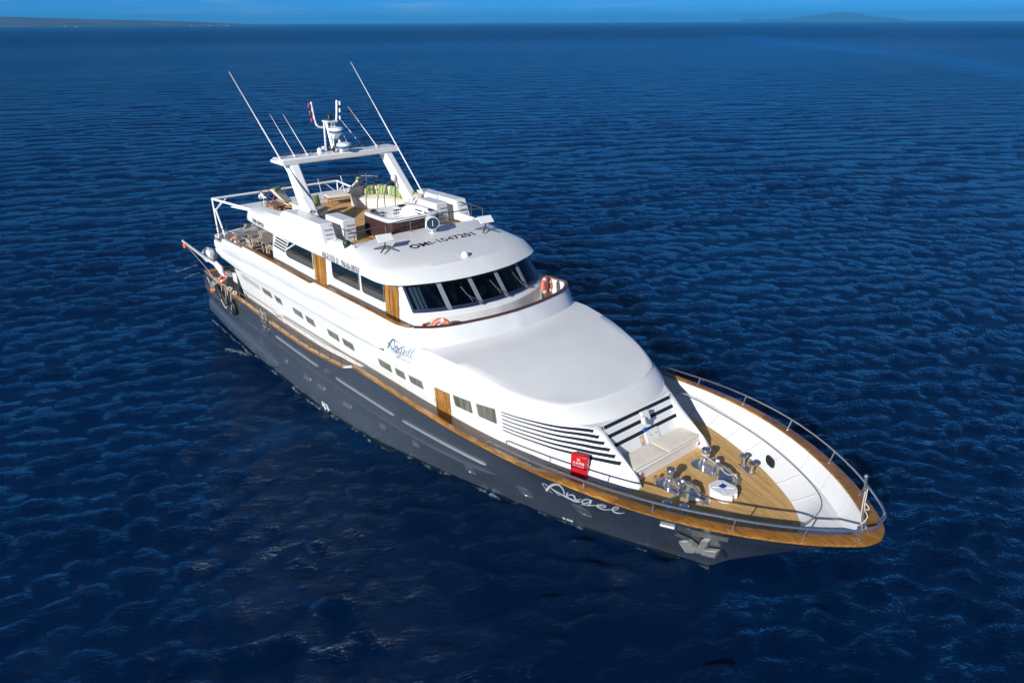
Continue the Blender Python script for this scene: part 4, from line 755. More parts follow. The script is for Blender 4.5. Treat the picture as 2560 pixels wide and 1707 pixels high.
text('emblem_lower_line', 'Motor Yacht', 'inkgrey', BUL, onbul(22.8, 4.14, .02), (1, 0, .05), (.25, 0, 1), .06, .5)

# ------------------------------------------------------------------ wheelhouse and upper cabin
WIN = fpch([(0, 23.45), (.95, 23.37), (1.95, 23.08), (2.5, 22.83), (2.86, 22.6)]); TOPX = fpch([(0, 22.62), (.95, 22.54), (1.95, 22.30), (2.5, 22.08), (2.84, 21.85)])
DSH = fpch([(0, 23.66), (.7, 23.6), (1.75, 23.33), (2.4, 23.05), (2.82, 22.75), (2.88, 22.4)])
ys = list(np.linspace(0, 2.82, 16)) + [2.85]
def curve(fn, z, dx=0, k=1): h = [(fn(y) + dx, -y*k, z) for y in ys]; return list(reversed(h)) + [(x, -y, q) for x, y, q in h[1:]]
mb = MB(); sp = lambda z, s=2.88: (11.6, s, z)
mb.grid([[sp(4.2, -2.9)] + curve(DSH, 4.2, .10, 1.01) + [sp(4.2, 2.9)], [sp(4.75, -2.9)] + curve(DSH, 4.75, .04, 1.005) + [sp(4.75, 2.9)], [sp(5.40, -2.88)] + curve(DSH, 5.40) + [sp(5.40, 2.88)], [sp(5.46, -2.87)] + curve(DSH, 5.46, -.05, .995) + [sp(5.46, 2.87)],
         [sp(5.50, -2.86)] + curve(WIN, 5.50, .03) + [sp(5.50, 2.86)], [sp(5.57, -2.86)] + curve(WIN, 5.57, 0) + [sp(5.57, 2.86)]])
for s in (-1, 1): mb.prism([(11.6, 2.86*s, 5.55), (22.6, 2.86*s, 5.55), (21.85, 2.84*s, 6.48), (12.0, 2.84*s, 6.48)], (0, -.05*s, 0))
mb.grid([[(11.6, -2.86, 4.2), (11.6, 2.86, 4.2)], [(11.75, -2.86, 6.48), (11.75, 2.86, 6.48)]])
CAB = mb.build('upper_cabin', 'white', Y, smooth=35)
m = MB(); m.grid([[(11.72, -1.0, 4.25), (11.72, 1.0, 4.25)], [(11.72, -1.0, 6.2), (11.72, 1.0, 6.2)]]) ; m.build('saloon_door', 'glass', CAB)
def scr(y, t, dn=0.):       # point on the raked windscreen, t = 0 foot .. 1 head
    s = 1 if y >= 0 else -1; a = abs(y); y1 = a*(2.84/2.86)
    return (WIN(a) + (TOPX(y1) - WIN(a))*t + dn*.75, s*(a + (y1-a)*t), 5.57 + .91*t + dn*.66)
m = MB(); yy = np.linspace(-2.86, 2.86, 41)
m.grid([[scr(y, -.02, .015) for y in yy], [scr(y, .095, .015) for y in yy], [scr(y, .10, -.02) for y in yy]]); WSF = m.build('windscreen_frame', 'navy', CAB)
br = [-2.86, -1.74, -.58, .58, 1.74, 2.86]
for i in range(5):
    a, b = br[i] + .05, br[i+1] - .05; m = MB(); m.grid([[scr(y, t) for y in np.linspace(a, b, 9)] for t in (.07, .5, 1.0)]); m.build('windscreen_pane', 'shield', WSF)
for i, y in enumerate(br):
    wd = .075 if 0 < i < 5 else .05; m = MB(); y0 = max(-2.86, min(2.86, y))
    rows = [[scr(max(-2.86, y0 - wd), t, .02), scr(min(2.86, y0 + wd), t, .02)] for t in np.linspace(0, 1, 5)]; m.grid(rows)
    m.grid([[scr(max(-2.86, y0 - wd), t, .02), scr(max(-2.86, y0 - wd), t, -.05)] for t in np.linspace(0, 1, 5)]); m.grid([[scr(min(2.86, y0 + wd), t, .02), scr(min(2.86, y0 + wd), t, -.05)] for t in np.linspace(0, 1, 5)])
    m.build('mullion', 'mull' if 0 < i < 5 else 'navy', WSF)
# what shows through the glass: dashboard, after bulkhead, curtain, helm seats
m = MB(); m.grid([[(22.2, -2.7, 5.50), (22.2, 2.7, 5.50)], [(19.6, -2.7, 5.25), (19.6, 2.7, 5.25)], [(19.5, -2.7, 6.45), (19.5, 2.7, 6.45)]]); m.grid([[(19.5, s*2.78, 5.2), (22.6, s*2.78, 5.5), (21.9, s*2.78, 6.46), (19.5, s*2.78, 6.46)] for s in (-1,)]*2); m.build('wheelhouse_lining', 'inside', CAB)
m = MB(); c_ = [WIN(abs(y)) - .12 for y in ys]; m.grid([[(WIN(y) - .08, s*y*.985, 5.555) for s in (-1,) for y in reversed(ys)] + [(WIN(y) - .08, y*.985, 5.555) for y in ys], [(22.0, -y*.9, 5.53) for y in reversed(ys)] + [(22.0, y*.9, 5.53) for y in ys]]); m.build('dashboard', 'inside', CAB)
m = MB(); rows = []
for i in range(46):
    t = i/45; y = -2.72 + 1.05*t; rows.append([(WIN(abs(y)) - .22 + .05*math.sin(t*52), y, 5.56), (TOPX(abs(y)) - .16 + .05*math.sin(t*52), y, 6.44)])
m.grid(rows).build('curtain', 'curtain', CAB)
for y in (-.55, .75): m = MB(); m.obox((21.5, y, 5.75), (.12, .5, .6)); m.build('helm_seat', 'wood', CAB, bev=.05)
for y0, tip in ((-.95, .55), (.28, .55), (1.45, .55)):          # wipers: pantograph arms from the foot of the glass
    m = MB(); b0 = Vector(scr(y0 + .42, 0.0, .05)); b1 = Vector(scr(y0 + .36, 0.0, .05)); h = Vector(scr(y0 - .02, .36, .05)); 
    m.tube([b0, h], .008, 6); m.tube([b1, h + Vector((0, -.04, .0))], .008, 6); m.tube([Vector(scr(y0 - .12, .62, .04)), Vector(scr(y0 + .08, .12, .04))], .010, 6); m.obox((b0 + b1)/2, (.07, .12, .06)); m.build('wiper', 'rail', WSF)
flat = lambda x, z, off=0.: (x, -(2.885 + off if z < 5.5 else 2.862 + off), z)
quadwin('cabin_side_window', 17.08, 19.1, 6.46, 6.46, 5.46, 5.44, lambda x, z, off: (x, -2.885 - off, z), .008, 'glass', CAB, rcut=.14)
quadwin('cabin_side_window', 19.3, 20.82, 6.46, 6.46, 5.45, 5.46, lambda x, z, off: (x, -2.885 - off, z), .008, 'glass', CAB, rcut=.14)
for s in (1, -1):
    pts = [(12.98, 5.68), (12.95, 5.5), (13.02, 5.41), (13.2, 5.37), (15.4, 5.36), (15.46, 5.42), (15.5, 6.46), (13.75, 6.46)]
    m = MB(); m.tube([(x, -2.892*s, z) for x, z in pts], .012, 6, closed=True); f = m.build('cabin_side_window', 'white2', CAB); m = MB(); m.poly([(x, -2.886*s, z) for x, z in pts]); m.build('pane', 'glass', f)
    m = MB(); m.tube([(12.98, -2.90*s, 5.66), (13.95, -2.90*s, 6.12)], .035, 6); m.build('strut', 'white', f)
    for x0, x1, lean in ((15.6, 16.5, 0), (20.93, 21.72, 0)):
        m = MB(); m.prism([(x0, -2.92*s, 4.25), (x1 - .05, -2.92*s, 4.25), (x1 + .05, -2.92*s, 6.05), (x1, -2.92*s, 6.46), (x0, -2.92*s, 6.46)], (0, .045*s, 0)); D = m.build('door', 'door', CAB)
        m = MB(); m.obox((x0 + .10, -2.95*s, 5.2), (.13, .06, .03)); m.build('handle', 'chrome', D, bev=.008); m = MB(); m.obox((x0 + .42, -2.925*s, 6.12), (.34, .012, .07)); m.build('door_plate', 'galv', D)
    for k in range(5):                                          # slanted louvres at the after end
        z = 6.22 - .14*k; xo = -.11*k; m = MB(); m.prism([(12.25 + xo, -2.90*s, z), (13.28 + xo*.9, -2.90*s, z - .06), (13.26 + xo*.9, -2.90*s, z - .115), (12.22 + xo, -2.90*s, z - .055)], (0, .02*s, 0)); m.build('louvre_slot', 'slot', CAB)

# ------------------------------------------------------------------ wheelhouse roof and sundeck sides
E0 = catmull([(18.9, 3.43, 6.45), (20.4, 3.43, 6.45), (21.25, 3.42, 6.44), (21.75, 3.28, 6.43), (22.15, 2.9, 6.42), (22.5, 2.15, 6.42), (22.74, 1.4, 6.42), (22.86, .6, 6.42), (22.88, 0, 6.42)], 5)
E1 = catmull([(18.9, 3.40, 6.72), (20.2, 3.39, 6.71), (20.95, 3.34, 6.71), (21.4, 3.12, 6.73), (21.75, 2.6, 6.76), (22.0, 1.95, 6.79), (22.18, 1.2, 6.81), (22.28, .5, 6.82), (22.29, 0, 6.82)], 5)
E2 = catmull([(18.95, 2.92, 7.15), (18.85, 2.0, 7.16), (18.72, 1.0, 7.17), (18.70, 0, 7.17)], 5)
n_ = 41; e0, e1, e2 = [resample(q, n_) for q in (E0, E1, E2)]
e0i = [(x - .25 if x > 21 else x, y*.93, z + .005) for x, y, z in e0]; e0m = mid(e0, e1, .3, .03); e0n = mid(e0, e1, .8, .03)
bulge = lambda t, u: [(p[0] + (q[0]-p[0])*t, p[1] + (q[1]-p[1])*t, p[2] + (q[2]-p[2])*u) for p, q in zip(e1, e2)]
mb = MB(); mb.grid([fullc(q) for q in (e0i, e0, [(x, y, z + .015) for x, y, z in e0], e0m, e0n, e1, [(x - .012 if x > 21 else x, y - .012, z + .014) for x, y, z in e1], bulge(.12, .25), bulge(.3, .55), bulge(.55, .82), bulge(.8, .96), e2, [(x, y, 6.79) for x, y, z in e2])])
ROOF = mb.build('wheelhouse_roof', 'white', Y, smooth=32)
SEC = [  # x, lower edge y z, crease y z, top outer y z, top inner y z
 (10.42, 3.36, 6.60, 3.35, 6.68, 3.3, 6.72, 3.2, 6.75), (10.6, 3.40, 6.57, 3.36, 6.98, 3.05, 7.12, 2.72, 7.13), (11.6, 3.42, 6.53, 3.38, 6.98, 3.12, 7.16, 2.70, 7.18), (13.2, 3.43, 6.48, 3.40, 6.92, 3.15, 7.22, 2.70, 7.24), (14.2, 3.43, 6.47, 3.40, 6.86, 3.2, 7.25, 2.66, 7.27), (16, 3.43, 6.46, 3.41, 6.78, 3.2, 7.2, 2.72, 7.22), (17.6, 3.43, 6.45, 3.41, 6.74, 3.15, 7.12, 2.88, 7.16), (18.4, 3.43, 6.45, 3.40, 6.72, 3.12, 7.08, 2.92, 7.14), (18.95, 3.43, 6.45, 3.40, 6.72, 3.12, 7.05, 2.92, 7.15)]
for s in (-1, 1):
    mb = MB(); rows = []
    for x, y0, z0, y1, z1, y2, z2, y3, z3 in SEC:
        rows.append([(x, s*q, z) for q, z in ((2.8, 6.46), (y0 - .02, z0), (y0, z0 + .02), (y0*.5 + y1*.5 + .012, (z0+z1)/2), (y1, z1), (y1*.7 + y2*.3 + .03, z1*.6 + z2*.4), (y2, z2), (y3, z3), (y3 - .01, 6.78))])
    mb.grid(rows); mb.poly(rows[0]); mb.build('sundeck_coaming', 'white', ROOF, smooth=24)
m = MB(); m.grid([[(10.4, -2.95, 6.8), (10.4, 2.95, 6.8)], [(18.9, -2.95, 6.8), (18.9, 2.95, 6.8)]]); m.build('sundeck', 'deck0', ROOF)
m = MB(); m.box(10.3, 18.9, -2.9, 2.9, 6.47, 6.78); m.box(10.25, 10.45, -3.1, 3.1, 6.5, 6.88); m.build('sundeck_slab', 'white2', ROOF)
m = MB(); m.prism([(7.95, -3.1, 6.66), (9.6, -2.75, 6.68), (10.3, -2.75, 6.7), (10.3, 2.75, 6.7), (9.6, 2.75, 6.68), (7.85, 3.1, 6.66)], (0, 0, .05)); m.build('awning_panel', 'white2', ROOF)
m = MB(); m.tube([(18.99, y, 6.795) for y in np.linspace(-2.9, 2.9, 3)], .01, 4); m.build('deck_edge', 'offwhite', ROOF)
# locker housings on the sides of the sundeck, louvred forward
def housing(s, xb0, xb1, xt0, xt1, yo, yi, zb, zt, louv, name='locker_housing'):
    m = MB(); m.hexa([(xb0, s*yo, zb), (xb1, s*yo, zb), (xb1, s*yi, zb), (xb0, s*yi, zb)], [(xt0, s*(yo - .04), zt), (xt1, s*(yo - .04), zt), (xt1, s*yi, zt), (xt0, s*yi, zt)])
    h = m.build(name, 'white', ROOF, bev=.035, seg=3)
    for k in range(louv):
        t0 = .78 - .17*k; f = lambda t: (xb1 + (xt1 - xb1)*t, zb + (zt - zb)*t); a, b = f(t0), f(t0 - .025)
        m = MB(); w_ = abs(yo - yi); ya, yb = s*(yi + w_*.22), s*(yo - w_*.24)
        m.prism([(a[0] + .004, ya, a[1]), (a[0] + .004, yb, a[1]), (b[0] + .03, yb, b[1] - .01), (b[0] + .03, ya, b[1] - .01)], (.012, 0, 0)); m.build('louvre_blade', 'inkgrey', h)
for s in (-1, 1):
    housing(s, 16.05, 17.78, 16.12, 17.38, 3.42, 2.84, 6.74, 7.68, 3); housing(s, 14.3, 16.03, 14.55, 16.08, 3.42, 2.80, 6.8, 7.68, 0); housing(s, 16.0, 17.42, 16.03, 17.38, 2.47, 1.87, 6.8, 7.67, 4)
    m = MB(); m.box(14.9, 16.05, *sorted((s*2.5, s*2.62)), 6.8, 7.42); m.build('seat_surround', 'white', ROOF, bev=.03)
    # covered horn / light pod abaft the housings
    m = MB(); m.hexa([(13.55, s*3.3, 7.15), (14.5, s*3.36, 7.15), (14.5, s*2.78, 7.15), (13.5, s*2.8, 7.15)], [(13.7, s*3.2, 7.5), (14.5, s*3.28, 7.64), (14.5, s*2.84, 7.66), (13.65, s*2.86, 7.54)]); m.build('covered_pod', 'white2', ROOF, bev=.09, seg=3)
# lettering on the roof edge and roof top
bandn = (0, -1, .12)
yb = lambda x, z: -3.448 - .0*(x)
text('registration_lettering', 'OMI-1047201', 'ink', ROOF, (11.2, -3.45, 6.65), (1, 0, -.055), (0, .05, 1), .17, 1.14, offset=0)
text('number_lettering', 'TN-06-08767', 'ink', ROOF, (18.95, -3.462, 6.48), (1, 0, 0), (0, .03, 1), .215, 1.30, offset=-.004, space=1.12)
# serif lettering drawn as stems, hairlines and serifs
def serif(body, origin, h, total):
    G = {'A': (.9, [((0, 0), (.40, 1), .05), ((.42, 1), (.82, 0), .13), ((.17, .36), (.66, .36), .05), ((-.1, 0), (.14, 0), .05), ((.66, 0), (.98, 0), .05)]),
         'N': (.95, [((.12, 0), (.12, 1), .05), ((.12, 1), (.82, 0), .14), ((.82, 0), (.82, 1), .05), ((0, 0), (.26, 0), .05), ((0, 1), (.2, 1), .05), ((.68, 1), (.96, 1), .05)]),
         'G': (.95, [((.80, .78), (.62, .96), .05), ((.62, .98), (.36, .98), .05), ((.36, .98), (.14, .74), .12), ((.12, .74), (.12, .26), .15), ((.14, .26), (.36, .02), .12), ((.36, .02), (.74, .06), .05), ((.76, .06), (.76, .42), .13), ((.6, .42), (.92, .42), .05)]),
         'E': (.8, [((.15, 0), (.15, 1), .14), ((0, 0), (.68, 0), .05), ((0, 1), (.66, 1), .05), ((.15, .5), (.5, .5), .05), ((.66, 0), (.7, .24), .05), ((.64, 1), (.66, .78), .05), ((.5, .4), (.5, .62), .05)]),
         'L': (.78, [((.15, 0), (.15, 1), .14), ((0, 0), (.66, 0), .05), ((0, 1), (.34, 1), .05), ((.64, 0), (.70, .28), .05)]),
         'I': (.5, [((.2, 0), (.2, 1), .15), ((.02, 0), (.4, 0), .05), ((.02, 1), (.4, 1), .05)]),
         'T': (.85, [((.38, 0), (.38, 1), .14), ((0, 1), (.76, 1), .05), ((.02, 1), (.0, .74), .05), ((.74, 1), (.76, .74), .05), ((.2, 0), (.56, 0), .05)]),
         'O': (.98, [((.12, .72), (.12, .28), .15), ((.84, .72), (.84, .28), .15), ((.13, .72), (.36, .98), .11), ((.36, .98), (.6, .98), .05), ((.6, .98), (.83, .72), .11), ((.13, .28), (.36, .02), .11), ((.36, .02), (.6, .02), .05), ((.6, .02), (.83, .28), .11)]), ' ': (.45, [])}
    G = {k: (v[0] + .16, v[1]) for k, v in G.items()}; wsum = sum(G[c][0] for c in body); u = total/wsum; mb = MB(); cur = 0
    for c in body:
        for (a, b, w_) in G[c][1]:
            ax, ay, bx, by = cur + a[0]*u, a[1]*h, cur + b[0]*u, b[1]*h; l = math.hypot(bx-ax, by-ay) or 1; wd = w_*(u if abs(by-ay) > abs(bx-ax)*.3 else h)*.55
            nx, ny = -(by-ay)/l*wd, (bx-ax)/l*wd
            mb.prism([(origin[0] + px, origin[1] + .03*py, origin[2] + py) for px, py in ((ax+nx, ay+ny), (ax-nx, ay-ny), (bx-nx, by-ny), (bx+nx, by+ny))], (0, -.006, 0))
        cur += G[c][0]*u
    return mb
serif('ANGELITO II', (17.5, -3.458, 6.48), .225, 1.27).build('name_lettering', 'ink', ROOF, smooth=0)
def roofz(x): return float(np.interp(x, [18.7, 19.4, 20.5, 21.4, 22.2], [7.17, 7.15, 7.08, 6.98, 6.84]))
text('roof_number', 'OMI-1047201', 'ink', ROOF, (20.60, -1.44, roofz(20.6) + .005), (-.10*0 - .02, 1, 0), (-1, 0, .10), .36, 2.9, offset=.02, space=1.05)

# ------------------------------------------------------------------ radar arch, mast, aerials
for_arch = MB()
ARCH = MB().box(12.5, 13.42, -2.78, 2.78, 9.2, 9.46).build('radar_arch', 'white', Y, bev=.06, seg=3)
for s in (-1, 1):
    m = MB(); m.hexa([(14.45, s*2.22, 7.15), (15.35, s*2.22, 7.15), (15.30, s*2.62, 7.15), (14.45, s*2.62, 7.15)], [(12.72, s*2.02, 9.25), (13.36, s*2.02, 9.25), (13.34, s*2.42, 9.25), (12.72, s*2.42, 9.25)]); m.build('arch_leg', 'white', ARCH, bev=.07, seg=3)
    m = MB(); m.hexa([(12.6, s*2.76, 9.22), (13.3, s*2.76, 9.22), (13.2, s*2.95, 9.30), (12.7, s*2.95, 9.30)], [(12.6, s*2.76, 9.44), (13.3, s*2.76, 9.44), (13.2, s*2.95, 9.40), (12.7, s*2.95, 9.40)]); m.build('arch_wing', 'white', ARCH, bev=.02)
    m = MB(); m.tube([(12.58, s*y, 9.56) for y in (.45, 2.55)], .016, 6)
    for y in np.linspace(.5, 2.5, 8): m.tube([(12.58, s*y, 9.44), (12.58, s*y, 9.56)], .013, 6)
    m.build('arch_rail', 'rail', ARCH)
m = MB(); m.lathe([(.02, -.06), (.12, -.04), (.17, .06), (.12, .12), (.02, .13)], (14.05, 2.02, 8.25), (-.2, -1, .1), 14); m.build('loudspeaker', 'white', ARCH)
m = MB(); m.obox((14.15, 1.99, 7.95), (.10, .02, .26)); m.build('arch_label', 'mull', ARCH)
MAST = MB(); 
for y in (-.17, .17): MAST.tube([(12.95, y*1.25, 9.45), (12.45, y, 10.62)], .055, 6); MAST.tube([(12.25, y*1.2, 9.45), (12.25, y, 10.62)], .045, 6)
MAST.obox((12.45, 0, 10.66), (.55, .46, .05)); MAST.tube([(12.72, -.2, 9.95), (12.72, .2, 9.95)], .03, 6)
MAST = MAST.build('mast', 'white', ARCH)
for x, z, y in ((12.95, 10.20, .0), (13.28, 9.60, .12)):
    D = MB().lathe([(.02, 0), (.26, .02), (.31, .08), (.315, .16), (.28, .225), (.14, .26), (.01, .265)], (x, y, z), n=28).build('radar_dome', 'white', MAST)
    MB().lathe([(.318, .05), (.322, .06), (.322, .115), (.318, .125)], (x, y, z), n=28).build('band', 'blueband', D)
    m = MB(); m.hexa([(x - .35, y - .08, z - .28), (x - .2, y - .08, z - .28), (x - .2, y + .08, z - .28), (x - .35, y + .08, z - .28)], [(x - .3, y - .16, z), (x + .18, y - .16, z), (x + .18, y + .16, z), (x - .3, y + .16, z)]); m.build('bracket', 'white', D)
m = MB(); m.tube(catmull([(12.1, -.60, 11.45), (12.1, -.52, 10.75), (12.1, -.42, 10.47), (12.1, -.2, 10.38), (12.1, .2, 10.38), (12.1, .42, 10.47), (12.1, .52, 10.75), (12.1, .60, 11.45)], 6), .045, 8); LT = m.build('light_yoke', 'alu', MAST)
for s, mt in ((-1, 'red'), (1, 'white2')):
    for z in (11.30, 11.0, 10.7):
        yb_ = s*(.575 + (z - 11.1)*.08); m = MB(); m.lathe([(.04, 0), (.04, .08), (.025, .105), (.001, .11)], (12.12, yb_ + s*.13, z), n=12); m.lathe([(.045, -.05), (.045, 0)], (12.12, yb_ + s*.13, z), n=12); f = m.build('signal_light', mt, LT)
m = MB(); m.lathe([(.10, 0), (.10, .2), (.07, .24), (.01, .25)], (12.42, .02, 10.69), n=14); m.build('masthead_light', 'black', MAST)
for y, x1, r in ((-.22, 13.05, .13), (.0, 12.6, .09)): m = MB(); m.lathe([(.035, -.5), (.04, -.2), (.06, -.06), (r, .08), (r*.92, .08), (.03, -.04)], (x1, y - .02, 9.58), (1, -.12, .05), 18); m.build('horn', 'galv', ARCH)
m = MB(); m.lathe([(.11, 0), (.11, .14), (.05, .2), (.01, .21)], (12.75, -.75, 9.46), n=14); m.build('aerial_dome', 'white', ARCH)
m = MB(); m.obox((12.65, -.48, 9.58), (.2, .16, .2)); m.build('camera_box', 'offwhite', ARCH, bev=.02)
m = MB(); m.tube([(12.3, .0, 10.3), (12.5, .35, 9.5)], .012, 5); m.build('stay', 'rail', MAST)
for base, tip, r in (((15.45, -2.72, 7.72), (8.89, -2.66, 12.6), .033), ((15.2, 2.72, 7.62), (9.89, 2.66, 12.85), .033), ((13.10, -2.05, 9.47), (11.15, -2.05, 10.98), .02), ((13.15, -1.5, 9.47), (11.2, -1.5, 10.95), .02), ((12.98, 1.9, 9.47), (10.66, 1.9, 11.0), .02), ((12.6, 1.4, 9.47), (10.75, 1.4, 10.5), .02), ((12.3, .9, 9.47), (11.66, .9, 10.2), .014)):
    a, b = Vector(base), Vector(tip); p = a.lerp(b, .62); m = MB(); m.tube([a, p], [r, r*.75], 7); m.tube([p, b], [r*.6, r*.28], 6); m.lathe([(r*2.2, 0), (r*2.2, .07), (r*1.1, .13)], tuple(a), tuple((b-a).normalized()), 8); m.build('whip_aerial', 'white', ARCH)
for z, l, x in ((11.35, .95, 11.55), (10.85, 1.8, 12.1)): m = MB(); m.tube(catmull([(x, 2.66, z), (x, 2.66 - l*.35, z + .03), (x, 2.66 - l*.7, z - .02), (x, 2.66 - l, z + .03)], 5), .012, 5); m.build('wire_aerial', 'rail', ARCH)

# ------------------------------------------------------------------ handrails
def railing(name, pts, foots, r=.02, m='rail', parent=None, mid_=None):
    mb = MB(); mb.tube(pts, r, 8); o = mb.build(name, m, parent or Y)
    for a, b in foots: q = MB(); q.tube([a, b], r*.8, 6); q.lathe([(r*1.9, 0), (r*1.9, .012), (r, .02)], tuple(a), n=8); q.build('stanchion', m, o)
    if mid_: q = MB(); q.tube(mid_, r*.7, 6); q.build('mid_rail', m, o)
    return o
def bowrail():
    base = rail_path(27.9, 37.36, 14, .10, .0); N2 = 61; base = resample(base, N2); top = []
    outw = rail_path(27.9, 37.36, 14, .02, 0); outw = resample(outw, N2)
    for i, p in enumerate(outw): h = .20 + .16*min(1, i/40); top.append((p[0], p[1], p[2] + h))
    st = [(top[0][0] - .10, top[0][1] - .02, base[0][2] + .01), (top[0][0] - .09, top[0][1], top[0][2] - .05)] + top
    full = st + [(x, -y, z) for x, y, z in reversed(st[:-1])]
    feet = []
    for k in (9, 20, 31, 42, 51):
        for s in (1, -1): feet.append(((base[k][0], base[k][1]*s, base[k][2]), (top[k][0], top[k][1]*s, top[k][2])))
    feet.append(((base[58][0], base[58][1], base[58][2]), top[58])); feet.append(((base[58][0], -base[58][1], base[58][2]), (top[58][0], -top[58][1], top[58][2])))
    railing('bow_rail', full, feet, .026, 'chrome')
bowrail()
for s in (1, -1):
    for x0, x1, k in ((8.3, 11.95, 5), (12.85, 19.9, 8)):
        P = [(p[0], p[1]*s, p[2] + .30) for p in rail_path(x0, x1, 12, .06, 0)]; 
        if x1 > 19: P[-1] = (20.15, P[-1][1], RL(20.15)[0]*0 + 3.14)
        F = []
        for x in np.linspace(x0 + .15, min(x1, 19.3) - .1, k): q = rail_path(x, x + .01, 4, .06, 0)[0]; F.append(((q[0], q[1]*s, q[2]), (q[0], q[1]*s, q[2] + .30)))
        railing('side_rail', P, F, .022)
    # boat deck after rails
    P = [(6.3, -3.35*s, 5.5), (9.3, -3.42*s, 5.55), (9.75, -3.42*s, 5.50), (9.9, -3.42*s, 5.32)]
    railing('deck_rail', P, [((x, -3.42*s, z), (x, -3.42*s, 5.53)) for x, z in ((7.0, 4.9), (8.0, 5.12), (9.0, 5.13))], .02, mid_=[(6.35, -3.38*s, 5.2), (7.3, -3.4*s, 5.25), (9.8, -3.42*s, 5.3)])
P = [(6.3, -3.35, 5.5)] + [(x + .1, y, 5.5) for x, y in aft[1:-1]] + [(6.3, 3.35, 5.5)]
railing('stern_rail', P, [((x + .1, y, 4.95), (x + .1, y, 5.5)) for x, y in aft[1:-1:1]], .02, mid_=[(p[0], p[1], 5.24) for p in P])
# sundeck rails: across the after end, round the corners, forward quarters
P = [(12.6, -2.75, 7.42), (12.2, -2.75, 7.62), (10.48, -2.7, 7.80), (10.2, -1.4, 7.80), (9.95, .4, 7.80), (9.9, 1.6, 7.80), (10.3, 2.75, 7.80), (12.9, 2.75, 7.76)]
railing('sundeck_rail', P, [((10.5, -2.65, 7.1), (10.48, -2.7, 7.80)), ((11.3, -2.7, 7.15), (11.3, -2.72, 7.71)), ((12.2, -2.7, 7.2), (12.2, -2.75, 7.62)), ((10.35, -2.3, 6.85), (10.35, -2.2, 7.80)), ((10.3, -1.4, 6.85), (10.2, -1.4, 7.80)), ((10.3, .4, 6.85), (9.96, .4, 7.80)), ((10.3, 1.6, 6.85), (9.92, 1.6, 7.80)), ((10.4, 2.7, 7.1), (10.3, 2.75, 7.80)), ((11.6, 2.7, 7.15), (11.6, 2.75, 7.78))], .02,
        mid_=[(12.2, -2.75, 7.42), (10.48, -2.7, 7.48), (10.2, -1.4, 7.48), (9.95, .4, 7.48), (9.9, 1.6, 7.48), (10.3, 2.75, 7.48), (12.9, 2.75, 7.46)])
P = [(17.45, -2.98, 7.6), (18.2, -2.98, 7.62), (19.1, -2.92, 7.62), (18.88, -1.5, 7.64), (18.8, 0, 7.65), (18.88, 1.5, 7.64), (19.1, 2.92, 7.62), (18.2, 2.98, 7.62), (17.45, 2.98, 7.6)]
railing('roof_rail', P, [((17.9, -2.98, 7.13), (17.9, -2.98, 7.61)), ((18.5, -2.98, 7.10), (18.5, -2.96, 7.62)), ((19.15, -2.92, 7.10), (19.1, -2.92, 7.62)), ((18.95, -1.5, 7.16), (18.88, -1.5, 7.64)), ((18.85, -.35, 7.17), (18.8, -.35, 7.65)), ((18.92, 1.5, 7.16), (18.88, 1.5, 7.64)), ((19.15, 2.92, 7.10), (19.1, 2.92, 7.62)), ((18.3, 2.98, 7.11), (18.3, 2.98, 7.62))], .02)
P = [(12.9, 1.0, 7.80), (11.3, 1.7, 7.80)]
railing('stair_rail', [(12.6, 1.1, 7.78), (11.3, 1.8, 7.8), (10.6, 2.3, 7.8), (11.2, 2.85, 7.8), (12.9, 2.8, 7.78), (12.6, 1.1, 7.78)], [((x, y, 6.81), (x, y, 7.79)) for x, y in ((12.6, 1.1), (11.3, 1.8), (11.9, 1.5), (10.6, 2.3), (11.2, 2.8), (12.1, 2.8))], .018, mid_=[(12.6, 1.1, 7.3), (11.3, 1.8, 7.3), (10.6, 2.3, 7.3)])
# hand grabs on the tub steps
for dy in (0, 1):
    o = .86*dy; P = catmull([(15.75, -.42 + o, 6.82), (15.75, -.42 + o, 7.6), (15.72, -.40 + o, 7.95), (15.62, -.14 + o, 8.4), (15.60, -.05 + o, 8.43), (15.60, .18 + o, 8.40), (15.62, .22 + o, 7.9), (15.72, .10 + o, 7.72), (15.75, .08 + o, 7.5), (15.75, .08 + o, 6.82)], 4)
    m = MB(); m.tube(P, .02, 8); m.build('tub_handrail', 'rail', ROOF)
# awning frame of white tube over the after deck
FR = MB(); a0, b0 = (6.22, -3.31, 6.80), (6.22, 3.31, 6.80)
FR.tube([a0, b0], .055, 8)
for s in (-1, 1): FR.tube([(6.22, s*3.31, 6.80), (10.3, s*2.8, 6.83)], .055, 8)
FR = FR.build('awning_frame', 'alu', Y)
for s in (-1, 1):
    for P in ([(6.22, s*3.31, 6.80), (6.35, s*3.31, 4.9)], [(6.45, s*3.31, 6.35), (7.2, s*3.31, 5.15)], [(6.24, s*3.26, 6.2), (6.22, s*2.62, 6.76)], [(6.26, s*3.28, 6.22), (7.1, s*3.22, 6.76)]):
        m = MB(); m.tube(P, .045 if abs(P[0][2] - P[1][2]) > .8 else .028, 8); m.build('frame_post', 'alu', FR)
m = MB(); m.lathe([(.03, -.2), (.05, -.05), (.16, .12), (.17, .14)], (8.2, -1.6, 6.98), (-1, -.3, .2), 14); m.build('loudhailer', 'white', ROOF)
m = MB(); m.tube([(8.2, -1.6, 6.72), (8.2, -1.6, 6.95)], .02, 6); m.build('loudhailer_post', 'white', ROOF)

